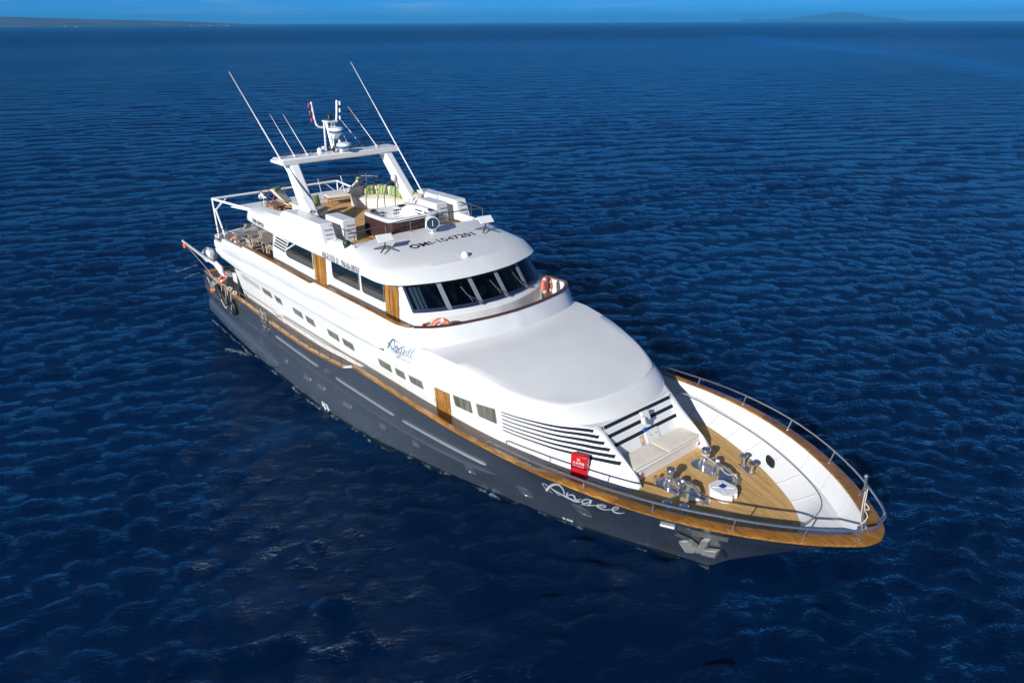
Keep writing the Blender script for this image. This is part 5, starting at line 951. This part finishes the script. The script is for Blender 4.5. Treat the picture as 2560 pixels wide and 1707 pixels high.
# ------------------------------------------------------------------ foredeck gear bolted to the yacht
def windlass(sgn, rope):
    W = Vector((31.98, .74*sgn, 2.61)); mir = lambda p: (p[0], p[1]*sgn, p[2])
    pl = [(31.62, -.80), (31.7, -.55), (32.0, -.44), (33.05, -.50), (33.24, -.62), (33.26, -.76), (33.1, -.86), (32.4, -1.08), (31.85, -1.08)]
    m = MB(); m.prism([(x, y*-1*sgn, 2.612) for x, y in catmull(pl, 4, True)], (0, 0, .02)); o = m.build('windlass', 'chrome', Y)
    y = .80*sgn
    m = MB(); m.lathe([(.17, 0), (.17, .05), (.13, .10), (.135, .17), (.10, .21), (.085, .30), (.10, .40), (.135, .44), (.14, .50), (.12, .53), (.02, .535)], (32.0, y, 2.63), n=22); m.build('capstan', 'chrome', o)
    m = MB(); m.lathe([(.02, -.14), (.14, -.13), (.16, -.05), (.09, .0), (.16, .05), (.14, .13), (.02, .14)], (32.3, y, 2.82), (0, 1, 0), 18); m.obox((32.22, y, 2.72), (.34, .24, .2)); m.build('gypsy', 'chrome', o, bev=.01)
    m = MB(); m.obox((32.55, y - .12*sgn, 2.76), (.10, .10, .24)); m.obox((32.60, y - .10*sgn, 2.90), (.26, .16, .07)); m.obox((32.5, y, 2.66), (.05, .42, .06)); m.build('chain_stopper', 'galv', o, bev=.015)
    m = MB(); m.lathe([(.02, 0), (.035, .01), (.03, .2), (.06, .24), (.06, .28), (.02, .29)], (31.72, y + .28*sgn, 2.62), n=10); m.build('brake_handle', 'chrome', o)
    m = MB()
    for k in range(13):
        t = k/12; c_ = Vector((32.66 + .42*t, y - .10*sgn + .09*sgn*t, 2.92 - .20*t**1.6 - (.06 if k > 9 else 0))); m.torus(c_, .045, .017, (0, 1, .2) if k % 2 else (.2, .1, 1), 10, 5)
    m.build('chain', 'galv', o)
    m = MB(); m.torus((33.12, y - .05*sgn, 2.66), .10, .028, (.8, 0, .5), 16, 6); m.lathe([(.09, 0), (.12, .05), (.06, .09)], (33.1, y - .02*sgn, 2.63), n=14); m.build('hawse_pipe', 'galv', o)
    m = MB(); m.ball((33.0, y + .07*sgn, 2.72), .065, 14); m.build('guard_ball', 'white', o)
    return o
windlass(-1, False); windlass(1, True)
mb = MB(); mb.tube([(32.0 + .115*math.cos(a), .80 + .115*math.sin(a), 2.98 + .012*a/6.28) for a in np.linspace(0, 18, 60)], .014, 5)
mb.tube(catmull([(32.05, .90, 2.99), (32.1, .86, 2.72), (32.12, .9, 2.66)], 5), .014, 5); mb.tube(catmull([(32.08, .70, 2.98), (32.45, .66, 2.93), (32.9, .60, 2.82), (33.05, .74, 2.84), (33.14, .78, 2.68)], 6), .014, 5)
tag(mb.build('mooring_line', 'rope'), 'pale rope wound round the port capstan and led forward along its chain', 'rope')
def bollard(cx, cy, ang):
    rot = Matrix.Rotation(ang, 3, 'Z').to_euler(); m = MB(); m.obox((cx, cy, 2.625), (.62, .20, .03), rot); o = m.build('bollard', 'chrome', Y, bev=.01)
    for d in (-.2, .2):
        p = Vector((cx, cy, 2.635)) + Matrix.Rotation(ang, 3, 'Z') @ Vector((d, 0, 0)); m = MB(); m.lathe([(.075, 0), (.06, .05), (.055, .24), (.115, .29), (.12, .32), (.10, .34), (.01, .345)], tuple(p), (d*.35*math.cos(ang), d*.35*math.sin(ang), 1), 18); m.build('post', 'chrome', o)
bollard(32.95, -1.78, R(28)); bollard(32.95, 1.52, R(-22))
m = MB(); m.lathe([(.12, 0), (.12, .02), (.05, .03), (.04, .06)], (36.95, -.05, 3.5), n=16); STF = m.build('jackstaff', 'chrome', Y)
m = MB(); m.tube([(36.95, -.05, 3.54), (36.78, .02, 4.88)], .036, 10); m.ball((36.775, .02, 4.92), .05); m.build('staff_pole', 'chrome', STF)
m = MB(); m.tube(catmull([(36.90, -.1, 4.7), (36.93, -.12, 4.2), (37.0, -.03, 3.95), (36.92, -.1, 3.75), (36.88, -.12, 4.1), (36.86, -.09, 4.6)], 6), .012, 5); m.tube(catmull([(36.9, .0, 4.25), (36.97, .06, 4.1), (36.88, .06, 4.05)], 5), .014, 5); m.build('halyard', 'rope', STF)
# fittings in the recess
m = MB(); m.obox((30.36, -.02, 3.86), (.10, .30, .30), Matrix.Rotation(R(-30), 3, 'Y').to_euler()); FLD = m.build('floodlight', 'offwhite', HOUSE, bev=.015)
m = MB(); m.obox((30.46, -.2, 3.80), (.16, .06, .26), Matrix.Rotation(R(20), 3, 'X').to_euler()); m.build('bracket', 'offwhite', FLD)
wl = lambda y, z, o=.0: (30.62 - .20*(z - 2.9)/.4 + o if z < 3.3 else 30.42 - .4*(z - 3.3)/.65 + o, y, z)
def panel(name, y0, y1, z0, z1, mt, o=.03):
    m = MB(); m.hexa([wl(y0, z0, .0), wl(y1, z0, .0), wl(y1, z1, .0), wl(y0, z1, .0)], [wl(y0, z0, o), wl(y1, z0, o), wl(y1, z1, o), wl(y0, z1, o)]); return m.build(name, mt, HOUSE, bev=.008)
pn = panel('access_panel', -.05, .52, 2.98, 3.34, 'offwhite'); 
m = MB(); m.obox(wl(.12, 3.22, .045), (.03, .06, .03)); m.obox(wl(.36, 3.22, .045), (.03, .06, .03)); m.build('latch', 'chrome', pn)
panel('notice', -.33, -.16, 3.03, 3.29, 'inkgrey', .015); panel('notice_picture', -.29, -.18, 3.09, 3.26, 'poster', .022); panel('name_plate', -.08, .10, 3.35, 3.43, 'blue', .05)
for y in (-1.24, 1.41):  # two round lifebuoy-like logos on the bench front
    m = MB(); m.lathe([(.075, 0), (.075, .015), (.06, .03), (.001, .03)], (31.30, y, 2.80), (1, 0, 0), 18); o = m.build('round_logo', 'offwhite', HOUSE); m = MB(); m.torus((31.335, y, 2.80), .04, .012, (1, 0, 0), 16, 6); m.build('red_ring', 'red', o)
# roof fittings
m = MB(); m.lathe([(.14, 0), (.15, .02), (.13, .12), (.06, .2), (.01, .21)], (22.0, -.18, 6.86), n=8); m.build('roof_dome', 'white', ROOF)
m = MB(); m.lathe([(.10, 0), (.10, .10), (.13, .12), (.13, .22), (.10, .27), (.01, .28)], (18.75, -3.06, 7.02), n=14); m.build('mushroom_vent', 'dkgreen', ROOF)
# boarding ladder at the gate, transom gear
m = MB(); LX = 12.1
for x in (12.14, 12.58): m.tube([onhull(x + .0, 3.02, .06), onhull(x + .06, 1.98, .10)], .042, 8)
LAD = m.build('boarding_ladder', 'chrome', Y)
for k in range(5): z = 2.9 - .2*k; m = MB(); a, b = Vector(onhull(12.15 + .012*k, z, .07)), Vector(onhull(12.57 + .012*k, z, .07)); m.obox((a+b)/2, ((b-a).length, .10, .03)); m.build('rung', 'wood' if k % 2 else 'chrome', LAD)
# deck crane on the quarter
CR = MB(); CR.tube([(4.9, -2.9, 1.8), (4.85, -2.95, 3.0), (4.6, -3.1, 3.25)], [.13, .11, .10], 12); CR = CR.build('deck_crane', 'alu', Y)
m = MB(); m.tube([(4.95, -2.92, 2.6), (4.6, -3.15, 3.2), (4.55, -3.6, 3.62), (4.5, -4.5, 4.62)], [.10, .11, .10, .05], 10); m.build('boom', 'alu', CR)
m = MB(); m.lathe([(.05, 0), (.09, .05), (.08, .22), (.03, .28)], (4.48, -4.42, 4.22), n=10); m.build('hook_block', 'orange', CR)
m = MB(); m.tube([(4.5, -4.46, 4.55), (4.9, -3.6, 2.95)], .014, 5); m.build('fall', 'rope', CR)
m = MB(); m.box(5.3, 5.9, -2.6, -2.0, 1.8, 2.75); m.build('white_cabinet', 'white2', Y, bev=.03)
for x, y in ((6.6, -2.7), (7.4, -3.1)): m = MB(); m.tube([(x, y, 1.75), (x, y, 4.1)], .04, 8); m.build('deck_pillar', 'rail', Y)
m = MB(); m.box(6.9, 7.5, -2.2, -1.5, 1.76, 2.7); m.build('engine_hatch', 'black', Y, bev=.02)

# ------------------------------------------------------------------ loose things on deck
# seat cushions on the foredeck bench
def cushion(name, x0, x1, y0, y1, z0, z1, m, r=.035):
    nx, ny = 8, 10; mb = MB()
    def P(i, j, top):
        u, v = i/nx, j/ny; e = min(u, 1-u, v, 1-v); z = z1 - .018*max(0, 1 - e*7)**2 if top else z0
        return (x0 + (x1-x0)*u, y0 + (y1-y0)*v, z)
    T = [[P(i, j, 1) for j in range(ny+1)] for i in range(nx+1)]; Bt = [[P(i, j, 0) for j in range(ny+1)] for i in range(nx+1)]
    mb.grid(T); mb.grid(Bt, flip=True)
    ring = lambda G: [G[0][j] for j in range(ny+1)] + [G[i][ny] for i in range(1, nx+1)] + [G[nx][j] for j in range(ny-1, -1, -1)] + [G[i][0] for i in range(nx-1, 0, -1)]
    mb.grid([ring(Bt), ring(T)], closeu=True); return mb.build(name, m, bev=r*.5, seg=2, smooth=45)
tag(cushion('seat_cushion', 30.60, 31.27, -1.47, -.005, 2.972, 3.075, 'cream'), 'flat cream seat cushion on the starboard half of the foredeck bench', 'cushion', 'cushions on the foredeck bench')
tag(cushion('seat_cushion', 30.60, 31.27, .005, 1.47, 2.972, 3.075, 'cream'), 'flat cream seat cushion on the port half of the foredeck bench', 'cushion', 'cushions on the foredeck bench')
# white lidded hatch box on the foredeck
HB = thing('deck_hatch', 'white eight-sided hatch box with a blue square on its lid, on the teak foredeck', 'hatch', (33.24, -.10, 2.605))
oct_ = [(-.36, -.16), (-.20, -.31), (.24, -.33), (.36, -.2), (.36, .18), (.22, .33), (-.22, .33), (-.36, .18)]
m = MB(); m.prism([(x*.97, y*.97, 0) for x, y in oct_], (0, 0, .2)); m.build('body', 'white', HB, bev=.03, seg=3)
m = MB(); m.prism([(x, y, .2) for x, y in oct_], (0, 0, .06)); LID = m.build('lid', 'white', HB, bev=.025, seg=3)
for a in range(4): m = MB(); m.obox((.19*math.cos(R(45 + 90*a)), .19*math.sin(R(45 + 90*a)), .265), (.20, .03, .018), Matrix.Rotation(R(45 + 90*a), 3, 'Z').to_euler()); m.build('rib', 'white', LID, bev=.006)
m = MB(); m.obox((-.04, .05, .268), (.15, .19, .012)); m.build('label_patch', 'blue', LID)
for y in (-.12, .1): m = MB(); m.obox((.37, y, .14), (.06, .05, .16)); m.build('clasp', 'white', HB, bev=.012)
# fire hose box
fb = Vector(onwall(30.03, 2.78, 0)); FB = thing('fire_hose_box', 'red fire hose box with white lettering standing on the starboard side deck', 'hose box', tuple(fb + Vector((0, -.06, -.16))), math.atan2(.36, .93))
m = MB(); m.box(-.25, .25, -.10, .10, 0, .70); m.build('cabinet', 'red', FB, bev=.025, seg=3)
m = MB(); m.box(-.24, .24, -.116, -.098, .01, .69); DR = m.build('door', 'red', FB, bev=.01, seg=2)
text('lettering', '水龙带箱', 'silver', DR, (-.17, -.119, .44), (1, 0, 0), (0, 0, 1), .085, .34, offset=.006, space=1.25)
text('lettering', 'FIRE HOSE BOX', 'silver', DR, (-.17, -.119, .33), (1, 0, 0), (0, 0, 1), .065, .34, offset=.008)
m = MB(); m.box(-.045, .045, -.122, -.116, .56, .63); m.build('crest', 'poster', DR)
for z in (.12, .5): m = MB(); m.obox((.24, -.12, z), (.05, .02, .025)); m.build('hinge', 'chrome', DR)
# life rings
def lifebuoy(loc, axis, label, g='orange life rings', r=.36):
    t = thing('lifebuoy', label, 'life ring', loc, 0, g)
    m = MB(); m.torus((0, 0, 0), r*.74, r*.24, axis, 30, 12); m.build('ring', 'orange', t)
    q = Vector((0, 0, 1)).rotation_difference(Vector(axis)); Mq = q.to_matrix()
    for k in range(4):
        a = math.pi/4 + k*math.pi/2; c_ = Mq @ Vector((r*.74*math.cos(a), r*.74*math.sin(a), 0)); tn = Mq @ Vector((-math.sin(a), math.cos(a), 0))
        m = MB(); m.tube([tuple(c_ - tn*.045), tuple(c_ + tn*.045)], r*.255, 14); m.build('band', 'silver', t)
    m = MB(); m.tube([tuple(Mq @ Vector((r*1.0*math.cos(a), r*1.0*math.sin(a), 0))) for a in np.linspace(0, 2*math.pi, 25)[:-1]], .012, 5, closed=True); m.build('grab_line', 'rope', t)
    return t
b1 = lifebuoy((23.75, -2.55, 5.28), (.8, -.62, .25), 'orange life ring lettered ANGELITO beside the starboard corner of the wheelhouse front')
nrm = Vector((.8, -.62, .25)).normalized(); side_ = Vector((.62, .8, 0)); upv_ = nrm.cross(side_)*1
mesh_t = None
for i, ch in enumerate('ANGELITO'):
    a = R(150 - i*17); rr = .235; c_ = nrm*.088 + side_*(rr*math.cos(a)) + upv_*(rr*math.sin(a)); ex = side_*math.sin(a) - upv_*math.cos(a); ey = side_*math.cos(a) + upv_*math.sin(a)
    text('lettering', ch, 'silver', b1, tuple(c_ - ex*.03), ex, ey, .075, .05 if ch != 'I' else .018, offset=.01)
lifebuoy((23.35, 2.55, 5.5), (.93, .3, .2), 'orange life ring with white bands hung on the port corner of the wheelhouse front')
lifebuoy((8.1, -3.28, 5.0), (.2, -1, .1), 'orange life ring leaning inside the boat deck rail by the dining chairs', r=.3)
lifebuoy((6.5, -3.5, 2.95), (.1, -.6, 1), 'orange life ring lying on the cap rail near the stern', r=.27)
LB = thing('lifebuoy_light', 'small green and white rescue light beside the lettered life ring', 'rescue light', (23.42, -2.86, 5.42))
m = MB(); m.lathe([(.05, -.08), (.05, .06)], (0, 0, 0), (0, 1, 0), 10); m.build('body', 'green', LB); m = MB(); m.lathe([(.05, 0), (.05, .08), (.01, .1)], (0, .07, 0), (0, 1, 0), 10); m.build('cap', 'white2', LB); m = MB(); m.lathe([(.045, 0), (.05, .1), (.01, .12)], (0, -.08, 0), (0, -1, 0), 10); m.build('lens', 'red', LB)
# searchlight on the roof
SLT = thing('searchlight', 'white drum searchlight with dark lens on the wheelhouse roof, before the hot tub', 'searchlight', (19.42, .22, 7.15))
m = MB(); m.lathe([(.11, 0), (.11, .02), (.03, .04), (.03, .12)], n=14); m.tube(catmull([(0, -.27, .46), (.0, -.27, .2), (0, -.12, .12), (0, .12, .12), (0, .27, .2), (0, .27, .46)], 5), .02, 6); m.build('yoke', 'white', SLT)
AX = Vector((.86, -.42, -.10)).normalized(); m = MB(); m.lathe([(.01, -.26), (.17, -.24), (.235, -.14), (.245, .20), (.255, .21), (.255, .25), (.23, .255)], (0, 0, .44), tuple(AX), 26); m.build('drum', 'white', SLT)
m = MB(); m.lathe([(.001, .262), (.232, .258)], (0, 0, .44), tuple(AX), 26); SLL = m.build('lens', 'navy', SLT); m = MB(); m.tube([tuple(Vector((0, 0, .44)) + AX*.268 + Vector((0, 0, z_))) for z_ in (-.1, .12)], .012, 5); m.build('lamp_bar', 'silver', SLL)
# satellite dishes
def satdish(loc, rz, label):
    t = thing('satellite_dish', label, 'satellite dish', loc, rz, 'flat satellite dishes on the roof')
    m = MB()
    for k in range(4): a = R(45 + 90*k); m.tube([(0, 0, .14), (.44*math.cos(a), .44*math.sin(a), .015)], [.042, .020], 6)
    m.tube([(0, 0, .12), (0, 0, .40)], .025, 8); m.build('stand', 'standgrey', t)
    m = MB(); m.obox((.02, 0, .44), (.34, .60, .045), Matrix.Rotation(R(38), 3, 'Y').to_euler()); m.build('panel', 'white', t, bev=.012, seg=2); return t
satdish((20.15, -2.30, 7.10), R(-8), 'white flat satellite dish on a star stand, starboard side of the wheelhouse roof')
satdish((20.35, 2.08, 7.09), R(-8), 'white flat satellite dish on a star stand, port side of the wheelhouse roof')
# hot tub
HT = thing('hot_tub', 'square white hot tub in a dark brown cabinet on the sundeck', 'hot tub', (17.62, .03, 6.8))
def rr(hx, hy, z, r_=.12):
    out = []
    for cx_, cy_, a0 in ((hx - r_, hy - r_, 0), (-hx + r_, hy - r_, 90), (-hx + r_, -hy + r_, 180), (hx - r_, -hy + r_, 270)): out += [(cx_ + r_*math.cos(R(a0 + 22.5*k)), cy_ + r_*math.sin(R(a0 + 22.5*k)), z) for k in range(5)]
    return out
m = MB(); m.grid([rr(1.0, 1.1, 0), rr(1.02, 1.12, .06), rr(1.02, 1.12, .78), rr(.98, 1.08, .79)], closeu=True); CB = m.build('cabinet', 'brown', HT)
for s in (-1, 1): m = MB(); m.box(1.018, 1.026, s*.55 - .012, s*.55 + .012, .04, .78); m.build('panel_seam', 'black', CB)
m = MB(); m.box(-.95, -.6, -1.135, -1.118, .1, .38); m.build('access_panel', 'black', CB)
N4 = 48
def sq(hx, hy, r_, z, wob=0):
    out = []
    for k in range(N4):
        a = 2*math.pi*k/N4; c_, s_ = math.cos(a), math.sin(a); p = r_; d = (abs(c_)**p + abs(s_)**p)**(-1/p); f = 1 + wob*math.cos(4*a)
        out.append((hx*c_*d*f, hy*s_*d*f, z))
    return out
m = MB(); m.grid([sq(1.08, 1.18, 7, .76), sq(1.10, 1.20, 7, .80), sq(1.09, 1.19, 7, .86), sq(1.05, 1.15, 7, .885), sq(.93, 1.02, 6, .885, .015), sq(.88, .97, 5, .84, .03), sq(.84, .92, 4.5, .52, .05), sq(.58, .64, 4, .47, .05), sq(.50, .55, 4, .16), sq(.01, .01, 2, .14)], closeu=True); SH = m.build('shell', 'acryl', HT, smooth=50)
for (x, y, rz) in ((-.86, .55, 0), (-.82, -.8, .6), (.62, .98, 1.57)):
    m = MB(); m.obox((x, y, .885), (.12, .30, .07), Matrix.Rotation(rz, 3, 'Z').to_euler()); m.build('headrest', 'black', SH, bev=.02)
jet = MB()
for (wx, wy, n1, n2, dirx) in ((-.875, .35, 4, 2, 1), (-.875, -.45, 4, 2, 1), (-.2, .955, 5, 2, 0), (.35, .955, 3, 2, 0)):
    for i in range(n1):
        for j in range(n2):
            o_ = (i - (n1-1)/2)*.10; zz = .74 - .13*j; c_ = (wx + .02, wy + o_, zz) if dirx else (wx + o_, wy - .02, zz); jet = MB(); jet.lathe([(.03, 0), (.03, .02), (.001, .022)], c_, (1, 0, .1) if dirx else (0, -1, .1), 10); jet.build('jet', 'black', SH)
# corner sofas with cushions
def sofa(s, lab):
    t = thing('corner_sofa', lab, 'sofa', (0, 0, 6.8), 0, 'corner sofas on the sundeck')
    inner = [(12.7, .85), (13.05, 1.35), (13.5, 1.72), (14.1, 1.86), (15.2, 1.9)]; outer = [(11.75, 1.05), (11.95, 1.9), (12.5, 2.5), (13.4, 2.6), (15.2, 2.62)]
    if s < 0: inner = [(13.3, .95), (13.6, 1.35), (14.0, 1.72), (14.4, 1.86), (15.0, 1.9)]; outer = [(12.5, 1.0), (12.75, 1.9), (13.2, 2.45), (13.9, 2.55), (15.0, 2.55)]
    I, O = resample(catmull(inner, 6), 26), resample(catmull(outer, 6), 26); S_ = lambda P, z, k=0: [(x, s*y, z) for x, y in P]
    mm = lambda a, b, f: [(p[0] + (q[0]-p[0])*f, p[1] + (q[1]-p[1])*f) for p, q in zip(a, b)]
    def band(prof, name, mt, parent):
        rows = [S_(mm(I, O, f), z) for f, z in prof]; m = MB().grid(rows + [rows[0]]); m.poly([r[0] for r in rows]); m.poly([r[-1] for r in rows][::-1]); return m.build(name, mt, parent, smooth=45)
    band([(.06, 0), (0, .28), (0, .36), (1.0, .36), (1.0, 0)], 'base', 'white', t)
    band([(-.01, .362), (-.01, .45), (.03, .475), (.72, .475), (.74, .362)], 'seat', 'cream' if s > 0 else 'shadeseat', t)  # starboard seat: shade painted in as a greyer cream
    band([(.76, .362), (.74, .78), (.78, .84), (.96, .84), (1.02, .78), (1.02, .362)], 'backrest', 'creamback', t)
    return mm(I, O, .66), s
def pillow(loc, rz, tilt, label, g, size=.44):
    n = 10; mb = MB()
    for sd in (1, -1):
        mb.grid([[((i/n - .5)*size*(1 - .10*abs(math.sin(math.pi*j/n))*0), sd*.085*(max(0, math.sin(math.pi*i/n)*math.sin(math.pi*j/n)))**.45, (j/n - .5)*size) for i in range(n+1)] for j in range(n+1)], flip=sd < 0)
    o = mb.build('pillow', 'green', smooth=60); o.location = loc; o.rotation_euler = (R(tilt), 0, rz); return tag(o, label, 'pillow', g)
Pp, _ = sofa(1, 'cream curved corner sofa with white base behind the hot tub, port side of the sundeck'); Ps, _ = sofa(-1, 'corner sofa with shade-coloured seat and white base by the starboard arch leg')
for i, (k, lab) in enumerate(((5, 'green striped pillow at the starboard end of the cream sofa row'), (9, 'green striped pillow second from the starboard end of the cream sofa row'), (13, 'green striped pillow third from the starboard end of the cream sofa row'), (16, 'green striped pillow third from the forward end of the cream sofa row'), (19, 'green striped pillow second from the forward end of the cream sofa row'), (22, 'green striped pillow at the forward end of the cream sofa row'))):
    a, b = Pp[k-1], Pp[k+1]; pillow((Pp[k][0], Pp[k][1], 7.50), math.atan2(b[1]-a[1], b[0]-a[0]), -14, lab, 'pillows on the cream sofa')
for k, lab in ((2, 'green striped pillow standing at the inner end of the starboard sofa'), (7, 'green striped pillow in the corner of the starboard sofa'), (13, 'green striped pillow half hidden behind the starboard sofa housing')):
    a, b = Ps[k-1], Ps[k+1]; pillow((Ps[k][0], -Ps[k][1], 7.5), -math.atan2(b[1]-a[1], b[0]-a[0]), 14, lab, 'pillows on the starboard sofa')
# sun loungers
def lounger(loc, rz, lab, towel=True):
    t = thing('sun_lounger', lab, 'sun lounger', loc, rz, 'teak sun loungers on the sundeck')
    for y in (-.3, .3): m = MB(); m.obox((0, y, .30), (1.95, .05, .07)); m.build('side_frame', 'wood', t, bev=.008)
    for x in (-.7, .8):
        for y in (-.28, .28): m = MB(); m.obox((x, y, .14), (.06, .06, .28)); m.build('leg', 'wood', t)
    m = MB(); m.obox((.38, 0, .40), (1.2, .60, .09)); m.build('cushion', 'cream', t, bev=.03, seg=3)
    rt = Matrix.Rotation(R(44), 3, 'Y').to_euler(); m = MB(); m.obox((-.48, 0, .74), (.86, .60, .09), rt); BK = m.build('backrest', 'creamback', t, bev=.03, seg=3)
    m = MB(); m.obox((-.52, 0, .68), (.86, .5, .03), rt); m.build('back_slats', 'wood', t)
    m = MB(); m.obox((-.64, 0, 1.02), (.16, .56, .08), rt); m.build('towel', 'green', BK, bev=.03)
    for y in (-.24, .24): m = MB(); m.tube([(-.62, y, .88), (-.9, y, .34)], .02, 6); m.build('prop', 'wood', t)
    return t
l1 = lounger((11.35, -1.62, 6.8), R(38), 'teak sun lounger with raised cream back near the starboard after corner of the sundeck')
dup(l1, (11.2, 1.15, 6.8), R(-100), 'teak sun lounger with tall cream back set athwart the port side of the sundeck')
# low teak table by the starboard rail
TT = thing('low_table', 'low teak table beside the starboard sun lounger', 'table', (11.0, -2.25, 6.8))
m = MB(); m.obox((0, 0, .40), (.9, .6, .04)); m.build('tabletop', 'wood', TT)
for x in (-.38, .38):
    for y in (-.24, .24): m = MB(); m.obox((x, y, .19), (.06, .06, .38)); m.build('leg', 'wood', TT)
# dining set under the sundeck overhang
def table(loc, lab):
    t = thing('dining_table', lab, 'table', loc, 0, 'dining tables on the boat deck')
    m = MB(); m.obox((0, 0, .73), (.98, 1.0, .04)); m.build('tabletop', 'taupe', t, bev=.008)
    for x in (-.38, .38):
        for y in (-.40, .40): m = MB(); m.obox((x, y, .355), (.08, .08, .71)); m.build('leg', 'frame', t)
    return t
t1 = table((6.75, -1.6, 4.222), 'square taupe dining table nearer the stern of the boat deck')
dup(t1, (8.45, -1.62, 4.222), 0, 'square taupe dining table beside the cabin end of the boat deck')
def chair():
    t = thing('dining_chair', '', 'chair', (0, 0, 0), 0, 'sling dining chairs on the boat deck')
    for x in (-.24, .24):
        for y in (-.26, .26): m = MB(); m.tube([(x*1.1, y, 0), (x*.9, y, .62 if x > 0 else .45)], .018, 6); m.build('leg', 'frame', t)
    m = MB(); m.obox((.02, 0, .44), (.50, .48, .03)); m.build('seat', 'sling', t, bev=.01)
    m = MB(); m.obox((-.30, 0, .72), (.03, .50, .56), Matrix.Rotation(R(-14), 3, 'Y').to_euler()); m.build('backrest', 'sling', t, bev=.01)
    for y in (-.27, .27): m = MB(); m.obox((-.04, y, .63), (.50, .045, .03)); m.build('armrest', 'frame', t, bev=.008)
    return t
ch = None
for x, y, rz, lab in ((5.98, -1.5, 0, 'beige sling chair at the after end of the sternmost dining table'), (6.75, -2.35, 90, 'beige sling chair on the outboard side of the sternmost dining table'), (7.42, -1.5, 180, 'beige sling chair at the forward end of the sternmost dining table'), (6.75, -.8, -90, 'beige sling chair on the inboard side of the sternmost dining table'),
                      (8.4, -2.38, 90, 'beige sling chair on the outboard side of the table nearest the cabin'), (7.85, -1.55, 0, 'beige sling chair at the after end of the table nearest the cabin'), (9.15, -1.68, 180, 'beige sling chair at the forward end of the table nearest the cabin'), (8.45, -.8, -90, 'beige sling chair on the inboard side of the table nearest the cabin')):
    if ch is None: ch = chair(); ch.location = (x, y, 4.222); ch.rotation_euler = (0, 0, R(rz)); ch['label'] = lab
    else: dup(ch, (x, y, 4.222), R(rz), lab)
# gear hanging over the starboard quarter
FD = thing('fender', 'black rubber fender hung on lines over the starboard quarter', 'fender', onhull(7.6, 2.3, .16), 0, 'fenders on the starboard quarter')
m = MB(); m.lathe([(.02, -.42), (.1, -.36), (.13, -.2), (.13, .2), (.1, .36), (.02, .42)], (0, 0, 0), (.75, 0, -.66), 14); m.build('body', 'black', FD); m = MB(); m.tube([(-.28, 0, .26), (-.3, .05, .62)], .014, 5); m.build('lanyard', 'rope', FD)
f2 = dup(FD, onhull(6.9, 2.45, .16), 0, 'black fender nearest the stern, hung among ropes on the quarter')
TY = thing('tyre', 'black tyre hung flat against the hull below the aft cap rail', 'tyre', onhull(8.45, 2.05, .10)); m = MB(); m.torus((0, 0, 0), .30, .10, (.05, 1, .1), 26, 10); m.build('ring', 'black', TY); m = MB(); m.tube([(-.1, 0, .28), (-.3, .1, .75)], .014, 5); m.build('lanyard', 'rope', TY)
for nm, lab, P in (('rope', 'slack rope looped down the hull from the aft cap rail', [(8.02, 2.95), (7.9, 2.5), (7.75, 2.1), (7.55, 1.8), (7.3, 1.72), (7.0, 1.95), (6.7, 2.3), (6.3, 2.55)]), ('rope', 'rope hanging straight to the tyre from the second bight on the rail', [(8.75, 2.85), (8.6, 2.5), (8.35, 2.0), (8.15, 1.7)]), ('rope', 'tangled pale rope draped over the rail near the stern', [(5.2, 2.75), (5.5, 2.45), (5.8, 2.6), (6.1, 2.3), (6.4, 2.5), (6.6, 2.2), (6.9, 2.4)])):
    m = MB(); m.tube(catmull([onhull(x, z, .16) for x, z in P], 5), .02, 6); tag(m.build(nm, 'rope'), lab, 'rope', 'ropes on the starboard quarter')
m = MB(); m.tube(catmull([(4.9, -3.62, 2.98), (5.8, -3.75, 2.86), (7.0, -3.8, 2.88), (8.0, -3.9, 2.95), (8.15, -3.98, 2.6)], 6), .018, 6); tag(m.build('rope', 'rope'), 'mooring rope stretched along the aft cap rail to the crane', 'rope', 'ropes on the starboard quarter')
for (x, z) in ((8.05, 2.86), (8.7, 2.82)): m = MB(); p = onhull(x, z, .02); m.torus((p[0], p[1] + .06, p[2] + .02), .07, .03, (1, .2, .3), 14, 6); m.torus((p[0] + .06, p[1] + .06, p[2] + .02), .07, .03, (1, -.2, .1), 14, 6); tag(m.build('rope', 'rope'), 'turns of pale rope made fast round the aft cap rail, %s' % ('by the gate side' if x > 8.4 else 'nearer the stern'), 'rope', 'ropes on the starboard quarter')
DB = thing('bundled_gear', 'brown and orange bundle of gear lashed over the rail at the stern', 'bundle', onhull(5.75, 2.45, .12))
m = MB(); m.ball((0, 0, 0), .26, 10, (1.3, .5, .8)); m.ball((.25, 0, .12), .2, 10, (1, .6, 1)); m.build('canvas_roll', 'galv', DB, smooth=0); m = MB(); m.ball((.05, -.06, -.22), .15, 10, (1.4, .7, .7)); m.build('float', 'orange', DB)
# tarpaulin over the crane winch
rng = random.Random(3); m = MB(); rows = []
for i in range(9):
    rr = [.02, .26, .34, .38, .39, .37, .34, .30, .27][i]; rows.append([(rr*(1.25 + .12*rng.uniform(-1, 1))*math.cos(2*math.pi*k/18), rr*(1 + .16*rng.uniform(-1, 1))*math.sin(2*math.pi*k/18), .34 - .085*i + rng.uniform(-.02, .02)) for k in range(18)])
o = m.grid(rows, closeu=True).build('tarpaulin', 'tarp', smooth=25); o.location = (4.2, -3.2, 3.62); tag(o, 'crumpled silver white tarpaulin tied over gear on the stern crane', 'tarpaulin')
m = MB(); m.tube([(3.95, -3.52, 3.72), (4.3, -3.25, 3.2)], .03, 6); o = m.build('steel_hoop', 'rail', Y)
